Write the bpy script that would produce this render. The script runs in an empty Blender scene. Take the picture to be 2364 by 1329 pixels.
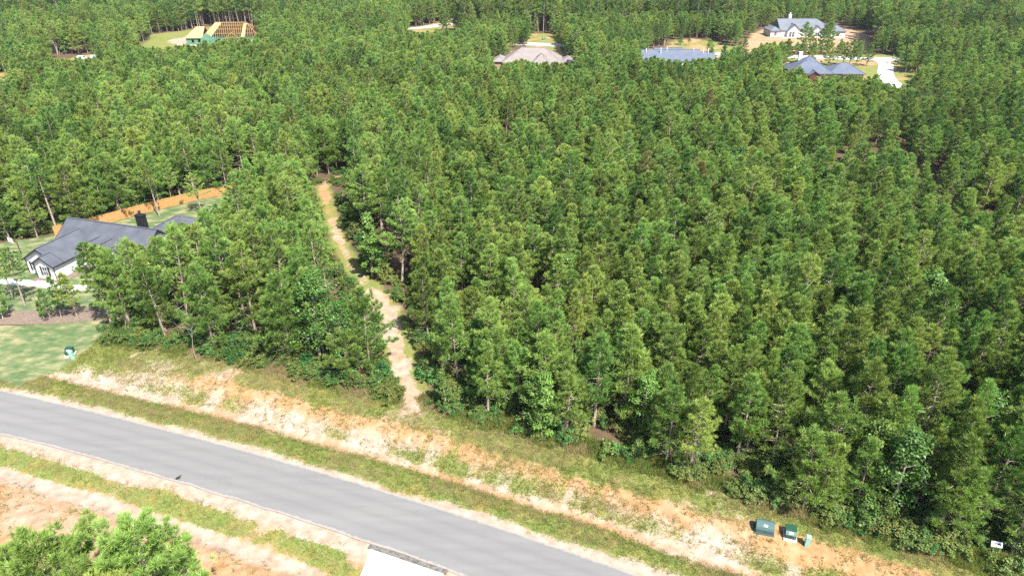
import bpy, math, random
import numpy as np
from mathutils import Vector, Matrix

# ------------------------------------------------------------------ camera, sky, sun, exposure
W, H = 2364.0, 1329.0
FPX, PITCH, CAMH = 1577.0, math.radians(28.5), 55.0
sc = bpy.context.scene
cam_d = bpy.data.cameras.new('camera'); cam = bpy.data.objects.new('camera', cam_d)
sc.collection.objects.link(cam); sc.camera = cam
cam.location = (0, 0, CAMH); cam.rotation_euler = (math.pi/2 - PITCH, 0, 0)
cam_d.sensor_width = 36.0; cam_d.lens = FPX*36.0/W
cam_d.clip_start = 1.0; cam_d.clip_end = 20000.0

SUN_EL, SUN_AZ = math.radians(55), math.radians(144)      # azimuth clockwise from +Y
world = bpy.data.worlds.new('World'); sc.world = world; world.use_nodes = True
wn = world.node_tree; bg = wn.nodes['Background']
sky = wn.nodes.new('ShaderNodeTexSky'); sky.sky_type = 'NISHITA'; sky.sun_disc = False
sky.sun_elevation = SUN_EL; sky.sun_rotation = SUN_AZ
wn.links.new(sky.outputs['Color'], bg.inputs['Color']); bg.inputs['Strength'].default_value = 0.10
sun_d = bpy.data.lights.new('sun', 'SUN'); sun_d.energy = 5.0; sun_d.angle = math.radians(0.53); sun_d.color = (1.0, 0.955, 0.88)
sun = bpy.data.objects.new('sun', sun_d); sc.collection.objects.link(sun)
sdir = Vector((math.sin(SUN_AZ)*math.cos(SUN_EL), math.cos(SUN_AZ)*math.cos(SUN_EL), math.sin(SUN_EL)))
sun.rotation_euler = sdir.to_track_quat('Z', 'Y').to_euler(); sun.location = (40, -40, 120)
sc.view_settings.view_transform = 'Standard'; sc.view_settings.look = 'None'
sc.view_settings.gamma = 1.0; sc.view_settings.use_curve_mapping = False
sc.view_settings.exposure = 1.65
sc.render.engine = 'CYCLES'
cy = sc.cycles
cy.max_bounces = 4; cy.diffuse_bounces = 3; cy.glossy_bounces = 2; cy.transmission_bounces = 4; cy.transparent_max_bounces = 6
cy.use_denoising = False
cy.caustics_reflective = False; cy.caustics_refractive = False

RNG = np.random.default_rng(7); random.seed(7)
COL = sc.collection

# ------------------------------------------------------------------ pixel <-> place
ST, CT = math.sin(PITCH), math.cos(PITCH)
def ray(px, py):
    u = (px - W/2)/FPX; v = (py - H/2)/FPX
    return np.array([u, CT - v*ST, -ST - v*CT])
def at(px, py, z=0.0):                      # the point of height z seen at this pixel
    d = ray(px, py); t = (CAMH - z)/-d[2]
    return np.array([d[0]*t, d[1]*t, z])
def project(x, y, z):
    zc = y*CT - (z - CAMH)*ST
    yc = y*ST + (z - CAMH)*CT
    return W/2 + FPX*x/zc, H/2 - FPX*yc/zc, zc

# ------------------------------------------------------------------ road edges and terrain height
TOP = [(0,899),(237,952),(406,997),(609,1048),(800,1106),(949,1150),(1118,1204),(1288,1261),(1477,1328)]
T = np.array([at(*p)[:2] for p in TOP])
def extend(P, n0, n1):
    a = P[0] + (P[0]-P[1])/np.linalg.norm(P[0]-P[1])*n0
    c = P[-1] + (P[-1]-P[-2])/np.linalg.norm(P[-1]-P[-2])*n1
    return np.vstack([a, P, c])
def smooth_line(P, n=6):
    out = []
    Q = np.vstack([2*P[0]-P[1], P, 2*P[-1]-P[-2]])
    for i in range(1, len(Q)-2):
        for k in range(n):
            t = k/n
            out.append(.5*((2*Q[i]) + (-Q[i-1]+Q[i+1])*t + (2*Q[i-1]-5*Q[i]+4*Q[i+1]-Q[i+2])*t*t + (-Q[i-1]+3*Q[i]-3*Q[i+1]+Q[i+2])*t**3))
    out.append(P[-1]); return np.array(out)
# light smoothing of the traced edge, then straight continuations
Ts = T.copy(); Ts[1:-1] = .25*T[:-2] + .5*T[1:-1] + .25*T[2:]
TL = extend(smooth_line(Ts), 260, 240)
ROAD_W = 6.75
nrm = np.gradient(TL, axis=0); nrm = np.stack([nrm[:,1], -nrm[:,0]], 1); nrm /= np.linalg.norm(nrm, axis=1)[:,None]
BL = TL + nrm*ROAD_W
def sdist(x, y, L=TL):
    P = np.stack([np.ravel(x), np.ravel(y)], 1); best = np.full(len(P), 1e9)
    for a, c in zip(L[:-1], L[1:]):
        d = c - a; s = np.clip(((P - a)@d)/(d@d), 0, 1)
        q = P - a - s[:,None]*d
        best = np.minimum(best, np.einsum('ij,ij->i', q, q))
    sg = np.where(P[:,1] >= np.interp(P[:,0], L[:,0], L[:,1]), 1.0, -1.0)
    return (np.sqrt(best)*sg).reshape(np.shape(x))
def sstep(a, b, x):
    t = np.clip((x-a)/(b-a), 0, 1); return t*t*(3-2*t)
def _hash(ix, iy, seed):
    h = (ix.astype(np.int64)*374761393 + iy.astype(np.int64)*668265263 + seed*1442695) & 0x7fffffff
    h = ((h ^ (h >> 13))*1274126177) & 0x7fffffff
    return ((h ^ (h >> 16)) & 0xffff)/65535.0
def vnoise(x, y, seed=0):
    x = np.asarray(x, float); y = np.asarray(y, float)
    ix = np.floor(x); iy = np.floor(y); fx = x-ix; fy = y-iy
    fx = fx*fx*(3-2*fx); fy = fy*fy*(3-2*fy)
    a = _hash(ix, iy, seed); b = _hash(ix+1, iy, seed); c = _hash(ix, iy+1, seed); d = _hash(ix+1, iy+1, seed)
    return (a*(1-fx)+b*fx)*(1-fy) + (c*(1-fx)+d*fx)*fy
def fbm(x, y, sc_, seed=0, o=4):
    v = 0; am = .5; tot = 0
    for k in range(o):
        v = v + am*vnoise(np.asarray(x)*sc_*2**k + 17*k, np.asarray(y)*sc_*2**k - 9*k, seed+k); tot += am; am *= .55
    return v/tot
SU = [-4, -.3, 0, .7, 3.4, 4.2, 4.8, 5.3, 8.3, 9.0, 11, 14, 30, 4000]
ZU = [-.12, -.12, 0, -.02, -.15, -.42, -.45, -.34, 1.08, 1.22, 1.35, 1.5, 1.5, 1.5]
SL = [-4000, -40, -16, -13.5, -12.2, -11.3, -10.3, -8.2, -7.1, -6.5, -3]
ZL = [.3, .3, .25, .05, -.33, -.36, -.15, -.05, 0, -.12, -.12]
def height(x, y):
    x = np.asarray(x, float); y = np.asarray(y, float)
    s = sdist(x, y)
    amp = .62 + .38*sstep(-64, -34, x)
    up = np.interp(s, SU, ZU); lawn = np.interp(s, [0, 3, 14, 30], [0, -.1, .85, .93])
    up = np.where(up > 0, up*amp, up)
    k = sstep(-60, -66, x); up = np.where(s > 0, up*(1-k) + lawn*k, up)
    lo = np.interp(s, SL, ZL)
    z = np.where(s > -3.4, up, lo)
    bump = (fbm(x, y, .7, 3, 3) - .5)*.22 + (fbm(x, y, .12, 5, 2) - .5)*.3
    z = z + bump*sstep(.5, 4.5, s)*np.where(s > 0, 1, 0)*(1-.7*sstep(-60, -66, x)) + bump*.7*sstep(-7.4, -10, s)
    return z
def hz(x, y): return float(height(np.array([x]), np.array([y]))[0])
def gp(px, py, z0=1.0):                      # the ground point seen at this pixel
    z = z0
    for _ in range(6):
        p = at(px, py, z); z = hz(p[0], p[1])
    return np.array([p[0], p[1], z])
def G(pts): return np.array([gp(*p)[:2] for p in pts])
def inpoly(x, y, P):
    x = np.asarray(x); y = np.asarray(y); r = np.zeros(x.shape, bool); n = len(P)
    for i in range(n):
        x1, y1 = P[i]; x2, y2 = P[(i+1) % n]
        if y1 == y2: continue
        c = ((y1 > y) != (y2 > y)) & (x < (x2-x1)*(y-y1)/(y2-y1) + x1); r ^= c
    return r
def pdist(x, y, L):
    P = np.stack([np.ravel(x), np.ravel(y)], 1); best = np.full(len(P), 1e9)
    for a, c in zip(L[:-1], L[1:]):
        d = c-a; s = np.clip(((P-a)@d)/(d@d+1e-9), 0, 1); q = P-a-s[:,None]*d
        best = np.minimum(best, np.einsum('ij,ij->i', q, q))
    return np.sqrt(best).reshape(np.shape(x))

# ------------------------------------------------------------------ zones on the ground
PATH = smooth_line(G([(952,938),(945,905),(930,860),(915,800),(908,755),(882,705),(845,655),(808,605),(785,560),(768,510),(757,478),(746,430)]), 4)
PATH2 = G([(746,430),(775,412),(815,405)])
LAWN = np.vstack([G([(235,735),(252,765),(205,800),(160,842),(95,868),(40,892)]), [[-72,75.5],[-150,99],[-150,117]], [[-97,117],[-88,121],[-81,126.7],[-75.9,132.4],[-67.3,140.4],[-61,143],[-55,128],[-55,112],[-58,100],[-62,92]]])
MULCH = np.vstack([G([(232,712),(236,738),(120,748),(0,752)]), [[-100,95],[-100,100]], G([(0,722),(120,712)])])
YARDCLEAR = np.vstack([G([(238,735),(262,768)]), [[-66,72],[-150,96],[-150,117],[-97,117],[-88,121],[-81,126.7],[-75.9,132.4],[-67.3,140.4],[-60,144.2],[-52.5,147],[-51,128],[-55,112],[-58,100],[-61.5,93]]])
CLEAR = {}
def C(name, pts): CLEAR[name] = np.array(pts, float)
C('build', G([(325,108),(345,80),(430,71),(480,62),(590,60),(640,70),(690,72),(690,78),(610,82),(595,98),(470,118),(395,118)]))
C('gap', G([(950,78),(955,66),(1065,40),(1075,48),(1062,66),(1000,76)]))
C('taupe', G([(1145,160),(1180,118),(1215,112),(1222,78),(1288,78),(1295,118),(1320,140),(1325,160)]))
C('slate', G([(1480,165),(1484,122),(1545,106),(1550,93),(1600,90),(1690,100),(1660,118),(1665,160)]))
C('street', G([(1660,108),(1740,104),(1740,150),(1660,140)]))
C('white', G([(1715,104),(1735,78),(1785,62),(1965,66),(2012,84),(2014,108),(1960,120),(1720,118)]))
C('hip', G([(1800,215),(1800,165),(1780,140),(1860,126),(2060,126),(2100,138),(2090,160),(2075,175),(2095,212),(2070,232),(2010,190),(2000,212)]))
C('left', G([(-60,215),(-60,172),(20,168),(34,180),(30,200)]))
C('left2', G([(120,150),(180,128),(235,124),(238,136),(180,148)]))
C('right2', G([(2035,170),(2120,165),(2130,195),(2080,215)]))

# ------------------------------------------------------------------ materials
def M(name, col=(.5,.5,.5), rough=.8, spec=.2, metal=0):
    m = bpy.data.materials.new(name); m.use_nodes = True
    b = m.node_tree.nodes['Principled BSDF']
    b.inputs['Base Color'].default_value = (*col, 1); b.inputs['Roughness'].default_value = rough
    b.inputs['Specular IOR Level'].default_value = spec; b.inputs['Metallic'].default_value = metal
    return m
class NT:
    def __init__(s, m): s.t = m.node_tree; s.n = s.t.nodes; s.b = s.n['Principled BSDF']
    def node(s, ty, **k):
        o = s.n.new(ty)
        for a, v in k.items(): setattr(o, a, v)
        return o
    def link(s, a, b): s.t.links.new(a, b)
    def noise(s, scale, detail=4, vec=None, rough=.55):
        o = s.node('ShaderNodeTexNoise'); o.inputs['Scale'].default_value = scale; o.inputs['Detail'].default_value = detail
        o.inputs['Roughness'].default_value = rough
        if vec is not None: s.link(vec, o.inputs['Vector'])
        return o.outputs['Fac']
    def ramp(s, fac, stops):
        o = s.node('ShaderNodeValToRGB'); e = o.color_ramp.elements
        while len(e) < len(stops): e.new(.5)
        for k, (p, c) in enumerate(stops):
            e[k].position = p; e[k].color = (*c, 1) if len(c) == 3 else c
        s.link(fac, o.inputs['Fac']); return o.outputs['Color']
    def math(s, op, a, b=0.0, clamp=False):
        o = s.node('ShaderNodeMath', operation=op, use_clamp=clamp)
        for i, v in enumerate((a, b)):
            if isinstance(v, (int, float)): o.inputs[i].default_value = v
            else: s.link(v, o.inputs[i])
        return o.outputs[0]
    def mix(s, f, a, b, blend='MIX'):
        o = s.node('ShaderNodeMix', data_type='RGBA', blend_type=blend)
        for i, v in ((0, f), (6, a), (7, b)):
            if isinstance(v, (int, float)): o.inputs[i].default_value = v
            elif isinstance(v, tuple): o.inputs[i].default_value = (*v, 1)
            else: s.link(v, o.inputs[i])
        return o.outputs[2]
    def bump(s, hgt, strength=.3, dist=.05):
        o = s.node('ShaderNodeBump'); o.inputs['Strength'].default_value = strength; o.inputs['Distance'].default_value = dist
        s.link(hgt, o.inputs['Height']); s.link(o.outputs['Normal'], s.b.inputs['Normal'])
    def attr(s, name):
        o = s.node('ShaderNodeAttribute'); o.attribute_name = name; return o
    def pos(s): return s.node('ShaderNodeNewGeometry').outputs['Position']

def noisy(name, c1, c2, scale, rough=.85, spec=.2, bump=0, detail=5, lo=.35, hi=.65, obj=False):
    m = M(name, c1, rough, spec); t = NT(m)
    vec = t.node('ShaderNodeTexCoord').outputs['Object'] if obj else t.pos()
    n = t.noise(scale, detail, vec)
    t.link(t.ramp(n, [(lo, c1), (hi, c2)]), t.b.inputs['Base Color'])
    if bump: t.bump(n, bump)
    return m

def foliage(name, dark, light, transl=.36, rough=.5, spec=.35, hue_var=.06, big=.02):
    m = M(name, dark, rough, spec); t = NT(m)
    tone = t.attr('tone').outputs['Fac']
    oi = t.node('ShaderNodeObjectInfo')
    patch = t.noise(big, 2, oi.outputs['Location'])
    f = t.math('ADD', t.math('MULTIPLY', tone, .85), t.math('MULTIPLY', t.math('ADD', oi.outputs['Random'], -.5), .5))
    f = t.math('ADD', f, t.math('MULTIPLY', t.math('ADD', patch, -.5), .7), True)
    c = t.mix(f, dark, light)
    hs = t.node('ShaderNodeHueSaturation'); t.link(c, hs.inputs['Color'])
    r2 = t.math('FRACT', t.math('MULTIPLY', oi.outputs['Random'], 37.7))
    t.link(t.math('ADD', .5, t.math('MULTIPLY', t.math('ADD', r2, -.5), hue_var)), hs.inputs['Hue'])
    if name == 'pine_needles':                # the odd tree carries rusty dead needles
        hs_out = t.mix(t.math('MULTIPLY', t.math('GREATER_THAN', t.math('FRACT', t.math('MULTIPLY', oi.outputs['Random'], 91.3)), .994), .6), hs.outputs['Color'], (.20,.12,.05))
    else: hs_out = hs.outputs['Color']
    t.link(hs_out, t.b.inputs['Base Color'])
    tr = t.node('ShaderNodeBsdfTranslucent')
    t.link(t.mix(1.0, hs_out, (1.1, 1.25, .75), 'MULTIPLY'), tr.inputs['Color'])
    mx = t.node('ShaderNodeMixShader'); mx.inputs[0].default_value = transl
    out = t.n['Material Output']
    t.link(t.b.outputs[0], mx.inputs[1]); t.link(tr.outputs[0], mx.inputs[2]); t.link(mx.outputs[0], out.inputs['Surface'])
    return m

MAT = {}
MAT['needles'] = foliage('pine_needles', (.042,.094,.014), (.312,.425,.098), hue_var=.055)
MAT['leaves'] = foliage('broad_leaves', (.045,.100,.016), (.180,.290,.055), .35, .45, .35, .04)
MAT['shrub'] = foliage('shrub_leaves', (.040,.088,.016), (.175,.265,.060), .35, .5, .35, .1)
MAT['under'] = foliage('undergrowth_leaves', (.045,.085,.018), (.145,.200,.055), .35, .6, .2, .12)
MAT['grass'] = foliage('grass_blades', (.115,.150,.032), (.275,.285,.085), .5, .6, .2, .10, .15)
MAT['dry'] = foliage('dry_grass_blades', (.20,.15,.07), (.40,.34,.18), .5, .7, .15, .06, .2)
MAT['bark'] = noisy('pine_bark', (.16,.115,.085), (.34,.285,.235), 5, .9, .1, .3, obj=True)
MAT['bark_grey'] = noisy('grey_bark', (.18,.155,.125), (.36,.32,.27), 6, .9, .1, .2, obj=True)
MAT['dead'] = noisy('bleached_dead_wood', (.19,.165,.14), (.33,.295,.26), 6, .9, .1, .2, obj=True)

def ground_material():
    m = M('bare_and_grassy_ground', rough=.95, spec=.1); t = NT(m); p = t.pos()
    n_f = t.noise(5.0, 6, p, .65); n_m = t.noise(.9, 5, p); n_l = t.noise(.13, 3, p); n_x = t.noise(16, 4, p, .7)
    a = t.attr('cover'); s = t.node('ShaderNodeSeparateColor'); t.link(a.outputs['Color'], s.inputs[0])
    grass, orange, lawn = s.outputs[0], s.outputs[1], s.outputs[2]
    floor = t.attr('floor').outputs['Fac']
    sand = t.ramp(n_m, [(.25, (.20,.150,.108)), (.5, (.285,.222,.172)), (.75, (.36,.305,.255))])
    oran = t.ramp(n_m, [(.25, (.225,.120,.052)), (.55, (.30,.175,.088)), (.8, (.345,.23,.135))])
    om = t.math('ADD', t.math('MULTIPLY', t.math('SUBTRACT', orange, t.math('MULTIPLY', n_l, .6)), 2.2), .35, True)
    soil = t.mix(om, sand, oran)
    soil = t.mix(.35, soil, t.ramp(n_f, [(.3, (.55,.5,.45)), (.7, (1,1,1))]), 'MULTIPLY')
    g1 = t.ramp(n_f, [(.28, (.068,.082,.020)), (.5, (.125,.138,.038)), (.72, (.20,.188,.078))])
    g2 = t.ramp(t.noise(.35, 4, p), [(.3, (.72,.95,.7)), (.5, (1,1,1)), (.7, (1.35,1.02,1.0))])
    gcol = t.mix(1.0, g1, g2, 'MULTIPLY')
    # mown lawn: greyer green with tan streaks
    mp = t.node('ShaderNodeMapping'); mp.inputs['Rotation'].default_value = (0, 0, math.radians(16)); mp.inputs['Scale'].default_value = (.55, 1.0, 1)
    t.link(p, mp.inputs['Vector'])
    ls = t.noise(.8, 5, mp.outputs['Vector'])
    lcol = t.ramp(ls, [(.3, (.048,.085,.032)), (.48, (.092,.122,.055)), (.57, (.15,.155,.078)), (.68, (.225,.20,.115))])
    lcol = t.mix(.65, lcol, t.ramp(n_x, [(.3, (.6,.65,.55)), (.7, (1.1,1.1,1.1))]), 'MULTIPLY')
    thr = t.math('ADD', t.math('MULTIPLY', n_f, .75), t.math('MULTIPLY', n_x, .25))
    gm = t.math('ADD', t.math('MULTIPLY', t.math('SUBTRACT', grass, thr), 5.0), .5, True)
    c = t.mix(gm, soil, gcol)
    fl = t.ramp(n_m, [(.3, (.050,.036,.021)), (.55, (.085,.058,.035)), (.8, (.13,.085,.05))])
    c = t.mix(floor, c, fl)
    lm = t.math('ADD', t.math('MULTIPLY', t.math('SUBTRACT', lawn, t.math('MULTIPLY', n_f, .5)), 4), -.4, True)
    c = t.mix(lm, c, lcol)
    t.link(c, t.b.inputs['Base Color'])
    t.bump(t.math('ADD', t.math('MULTIPLY', n_f, .6), t.math('MULTIPLY', n_x, .4)), .6, .12)
    return m
MAT['ground'] = ground_material()

def asphalt():
    m = M('worn_grey_asphalt', rough=.9, spec=.25); t = NT(m); p = t.pos()
    mp = t.node('ShaderNodeMapping'); mp.inputs['Rotation'].default_value = (0, 0, math.radians(21)); mp.inputs['Scale'].default_value = (.07, 1.0, 1)
    t.link(p, mp.inputs['Vector'])
    st = t.noise(.9, 5, mp.outputs['Vector']); fi = t.noise(28, 3, p); big = t.noise(.22, 4, p)
    c = t.ramp(t.math('ADD', t.math('MULTIPLY', st, .65), t.math('MULTIPLY', big, .35)), [(.2, (.108,.106,.105)), (.5, (.122,.120,.118)), (.8, (.142,.139,.134))])
    c = t.mix(.3, c, t.ramp(fi, [(.3, (.75,.75,.75)), (.7, (1.12,1.12,1.12))]), 'MULTIPLY')
    w_ = t.math('ABSOLUTE', t.math('SINE', t.math('MULTIPLY', t.attr('across').outputs['Fac'], 12.566)))     # four wheel paths polished paler
    c = t.mix(t.math('MULTIPLY', t.math('MULTIPLY', w_, st), .55), c, (.168,.165,.160))
    vor = t.node('ShaderNodeTexVoronoi', feature='DISTANCE_TO_EDGE'); vor.inputs['Scale'].default_value = .11
    wv = t.node('ShaderNodeVectorMath', operation='ADD'); nz = t.node('ShaderNodeTexNoise'); nz.inputs['Scale'].default_value = .8; t.link(p, nz.inputs['Vector'])
    t.link(p, wv.inputs[0]); t.link(nz.outputs['Color'], wv.inputs[1]); t.link(wv.outputs[0], vor.inputs['Vector'])
    crk = t.math('MULTIPLY', t.math('LESS_THAN', vor.outputs['Distance'], .0035), t.math('GREATER_THAN', big, .52))
    c = t.mix(t.math('MULTIPLY', crk, .12), c, (.07,.068,.066))
    spot = t.math('MULTIPLY', t.math('ADD', t.noise(1.6, 3, p), -.62), 4.0, True)
    c = t.mix(t.math('MULTIPLY', spot, .6), c, (.098,.096,.095))
    e = t.attr('edge').outputs['Fac']                 # sand washed onto the edges
    sm = t.math('ADD', t.math('MULTIPLY', t.math('SUBTRACT', e, t.noise(2.2, 5, p)), 3.0), .1, True)
    c = t.mix(t.math('MULTIPLY', sm, .4), c, (.32,.28,.24))
    t.link(c, t.b.inputs['Base Color']); t.bump(fi, .25, .01)
    return m
MAT['asphalt'] = asphalt()
MAT['street'] = noisy('pale_street_surface', (.27,.26,.25), (.34,.33,.31), .8)
MAT['concrete'] = noisy('white_concrete', (.46,.455,.44), (.53,.525,.51), 1.2, .85)
MAT['dark_edge'] = noisy('dark_patch_asphalt', (.065,.06,.055), (.14,.13,.115), 3)
MAT['mulch'] = noisy('brown_mulch', (.09,.063,.047), (.18,.14,.112), 6, .95, .1, .5)
MAT['sandy'] = noisy('bare_sandy_soil', (.28,.195,.125), (.37,.30,.23), .35, .95, .1)
MAT['field'] = noisy('rough_green_field', (.055,.085,.02), (.12,.145,.04), .5, .95, .1)
MAT['verge'] = noisy('tan_green_verge', (.12,.12,.045), (.23,.185,.105), .25, .95, .1)

# ------------------------------------------------------------------ mesh helpers
def tag(o, label=None, cat=None, group=None, kind=None):
    if label: o['label'] = label
    if cat: o['category'] = cat
    if group: o['group'] = group
    if kind: o['kind'] = kind
    return o
def mesh_np(name, V, F, mats, tone=None, midx=None, smooth=False):
    V = np.asarray(V, np.float32); F = np.asarray(F, np.int32)
    me = bpy.data.meshes.new(name)
    me.vertices.add(len(V)); me.vertices.foreach_set('co', V.ravel())
    k = F.shape[1]
    me.loops.add(F.size); me.loops.foreach_set('vertex_index', F.ravel())
    me.polygons.add(len(F)); me.polygons.foreach_set('loop_start', np.arange(0, F.size, k, dtype=np.int32))
    if midx is not None: me.polygons.foreach_set('material_index', np.asarray(midx, np.int32))
    if smooth: me.polygons.foreach_set('use_smooth', np.ones(len(F), bool))
    me.update(calc_edges=True)
    if tone is not None:
        at_ = me.attributes.new('tone', 'FLOAT', 'POINT'); at_.data.foreach_set('value', np.asarray(tone, np.float32))
    for m in mats: me.materials.append(m)
    return me
def link(name, me, parent=None, loc=None, rot=None, scale=None):
    o = bpy.data.objects.new(name, me); COL.objects.link(o)
    if parent: o.parent = parent
    if loc is not None: o.location = loc
    if rot is not None: o.rotation_euler = rot
    if scale is not None: o.scale = scale
    return o
def empty(name, loc, rz=0):
    o = link(name, None, None, loc, (0, 0, rz)); o.empty_display_size = .3; return o
class MB:
    def __init__(s): s.v = []; s.f = []; s.m = []
    def add(s, vs, fs, mi=0):
        b = len(s.v); s.v += [tuple(map(float, p)) for p in vs]
        for f in fs: s.f.append(tuple(b+i for i in f)); s.m.append(mi)
        return s
    def box(s, x0, x1, y0, y1, z0, z1, mi=0):
        return s.add([(x0,y0,z0),(x1,y0,z0),(x1,y1,z0),(x0,y1,z0),(x0,y0,z1),(x1,y0,z1),(x1,y1,z1),(x0,y1,z1)],
                     [(0,3,2,1),(4,5,6,7),(0,1,5,4),(1,2,6,5),(2,3,7,6),(3,0,4,7)], mi)
    def bar(s, p, q, w, h, mi=0):                # square bar between two points
        p = Vector(p); q = Vector(q); d = (q-p).normalized()
        u = d.cross(Vector((0,0,1)))
        if u.length < 1e-4: u = Vector((1,0,0))
        u.normalize(); n = u.cross(d).normalized(); u *= w/2; n *= h/2
        vs = [p-u-n, p+u-n, p+u+n, p-u+n, q-u-n, q+u-n, q+u+n, q-u+n]
        return s.add(vs, [(0,1,2,3),(7,6,5,4),(0,4,5,1),(1,5,6,2),(2,6,7,3),(3,7,4,0)], mi)
    def poly(s, ring, z0, z1, mi=0):             # upright prism over a ring
        n = len(ring); vs = [(x,y,z0) for x, y in ring] + [(x,y,z1) for x, y in ring]
        return s.add(vs, [tuple(range(n-1,-1,-1)), tuple(range(n,2*n))] + [(i,(i+1)%n,n+(i+1)%n,n+i) for i in range(n)], mi)
    def slab(s, quad, th, mi=0):                 # planar polygon thickened downwards
        n = len(quad); vs = list(quad) + [(x,y,z-th) for x,y,z in quad]
        return s.add(vs, [tuple(range(n)), tuple(range(2*n-1,n-1,-1))] + [(i,n+i,n+(i+1)%n,(i+1)%n) for i in range(n)], mi)
    def tube(s, pts, rads, k=6, mi=0):
        pts = [Vector(p) for p in pts]; rings = []
        for i, p in enumerate(pts):
            d = (pts[min(i+1,len(pts)-1)] - pts[max(i-1,0)]).normalized()
            u = d.cross(Vector((.3,.9,.1))).normalized(); w = d.cross(u)
            rings.append([p + (u*math.cos(2*math.pi*j/k) + w*math.sin(2*math.pi*j/k))*rads[i] for j in range(k)])
        vs = [v for r in rings for v in r]; fs = []
        for i in range(len(pts)-1):
            for j in range(k): fs.append((i*k+j, i*k+(j+1)%k, (i+1)*k+(j+1)%k, (i+1)*k+j))
        fs.append(tuple(range(k-1,-1,-1))); fs.append(tuple((len(pts)-1)*k+j for j in range(k)))
        return s.add(vs, fs, mi)
    def mesh(s, name, mats, smooth=False):
        me = bpy.data.meshes.new(name); me.from_pydata(s.v, [], s.f)
        for m in (mats if isinstance(mats, (list, tuple)) else [mats]): me.materials.append(m)
        me.polygons.foreach_set('material_index', s.m)
        if smooth: me.polygons.foreach_set('use_smooth', [True]*len(s.f))
        me.update(); return me
    def build(s, name, mats, parent=None, **k): return link(name, s.mesh(name, mats), parent, **k)
# ------------------------------------------------------------------ ground
def lines(a0, a1, fine, b0, b1, mid, far):
    L = list(np.arange(a0, a1+1e-6, fine))
    x = a0; left = []
    while x > b0: x -= mid; left.append(x)
    for f in far: left.append(b0-f)
    x = a1; right = []
    while x < b1: x += mid; right.append(x)
    for f in far: right.append(b1+f)
    return np.array(sorted(left)+L+right)
GX = lines(-112, 62, .5, -330, 330, 3.0, (40, 150, 500, 1200, 2100))
GY = np.concatenate([[-2000,-800,-200,-60,0,10,18,22], np.arange(24, 150, .5), np.arange(150, 520, 2.5), [540,600,800,1300,2500]])
XX, YY = np.meshgrid(GX, GY); xx, yy = XX.ravel(), YY.ravel()
S = sdist(xx, yy); ZZ = height(xx, yy)
n1 = fbm(xx, yy, .16, 11, 4); n2 = fbm(xx, yy, .6, 23, 4); tt = xx*.925 - yy*.38; n3 = fbm(tt*1.1, S*.22, .8, 31, 3); n4 = fbm(tt*.12, S*1.2, .8, 37, 3)
pp = [(.0, .1), (.5, .28), (.9, .45), (1.7, .80), (3.2, .92), (3.9, .62), (4.2, .08), (5.0, .03), (5.4, .46), (6.4, .42), (7.6, .25), (8.4, .28), (9.1, .60), (10.5, .72), (13, .82), (16, .85)]
grass = np.interp(S, [p[0] for p in pp], [p[1] for p in pp])
kleft = sstep(-38, -52, xx)                   # the bank is low and grassier on the left
grass = np.where((S > 5.3) & (S < 9.5), grass*(1-kleft) + kleft*np.interp(S, [5.3, 6.5, 8, 10], [.40, .56, .78, .88]), grass)
kr = sstep(21, 28, xx)                        # bare orange soil around the utility boxes
grass = np.where((S > 7.5) & (S < 10.8), grass - .34*kr*(1-sstep(42, 52, xx))*np.interp(S, [7.5,8.5,9.8,10.8], [0,1,1,0]), grass)
lowp = [(-60, .5), (-20, .50), (-14.5, .44), (-12.7, .30), (-12.1, .05), (-11.2, .06), (-10.8, .62), (-10.3, .95), (-9.0, .95), (-8.5, .55), (-7.9, .24), (-6.6, .10)]
grass = np.where(S < -3, np.interp(S, [p[0] for p in lowp], [p[1] for p in lowp]), grass)
kd = np.exp(-((xx+25.5)/4.2)**2)              # tyre tracks cross the lower verge here
grass = np.where((S < -7) & (S > -12), grass - .55*kd*(.4+.6*(np.sin((xx*.5-yy*.85)*2.6) > 0)), grass)
grass = np.where((xx > -16.5) & (xx < -3) & (S < -6.6) & (S > -10), grass*.35, grass)
grass = grass + (n1-.5)*1.0*np.where(grass > .03, 1, .2) + (n2-.5)*.45*np.where(grass > .03, 1, .2)
dp = np.minimum(pdist(xx, yy, PATH), pdist(xx, yy, PATH2)+.3)*(1 + .7*sstep(82, 115, yy)) + (n2-.5)*.7
pk = np.interp(dp, [0, .45, .95, 1.6, 2.6], [-.75, -.62, -.38, -.12, 0]) + (n2-.5)*.3*(dp < 2)
ruts = .5*np.exp(-(dp/.35)**2)*sstep(66, 84, yy)*.8
grass = np.where(S > 9, grass + pk*np.where(S < 13, .8, 1) + ruts, grass)
orange = np.interp(S, [4.2, 5.0, 5.4, 6.3, 7.3, 8.6, 10, 13], [.55, .45, .15, .2, .62, .95, .55, .45])*(1-.45*kleft)
orange = orange + .5*kr*np.where((S > 6.8) & (S < 11), 1, 0)
bk = (S > 4.9) & (S < 11)
grass = grass + np.where(bk, (n3-.5)*.28, 0) + np.where(S > .8, (n4-.5)*.25, 0)
orange = orange*.72 + np.where(bk, (n3-.5)*.55, 0)
orange = np.where(S < 3.5, .12, orange); orange = np.where(S < -3, np.interp(S, [-30,-13,-12.4,-11.2,-10.8,-7], [.6,.5,.15,.1,.55,.0]), orange)
orange = np.where((dp < 4) & (S > 12), .30 + .4*sstep(118, 140, yy), orange) + (n1-.5)*.5
lawn = inpoly(xx, yy, LAWN).astype(float)
lawn = np.where((S < .5), 0, lawn)
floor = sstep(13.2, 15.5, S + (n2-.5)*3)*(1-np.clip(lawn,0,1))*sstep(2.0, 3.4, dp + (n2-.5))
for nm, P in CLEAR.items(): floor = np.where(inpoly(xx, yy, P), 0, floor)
floor = np.where(S < 0, 0, floor)
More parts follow.
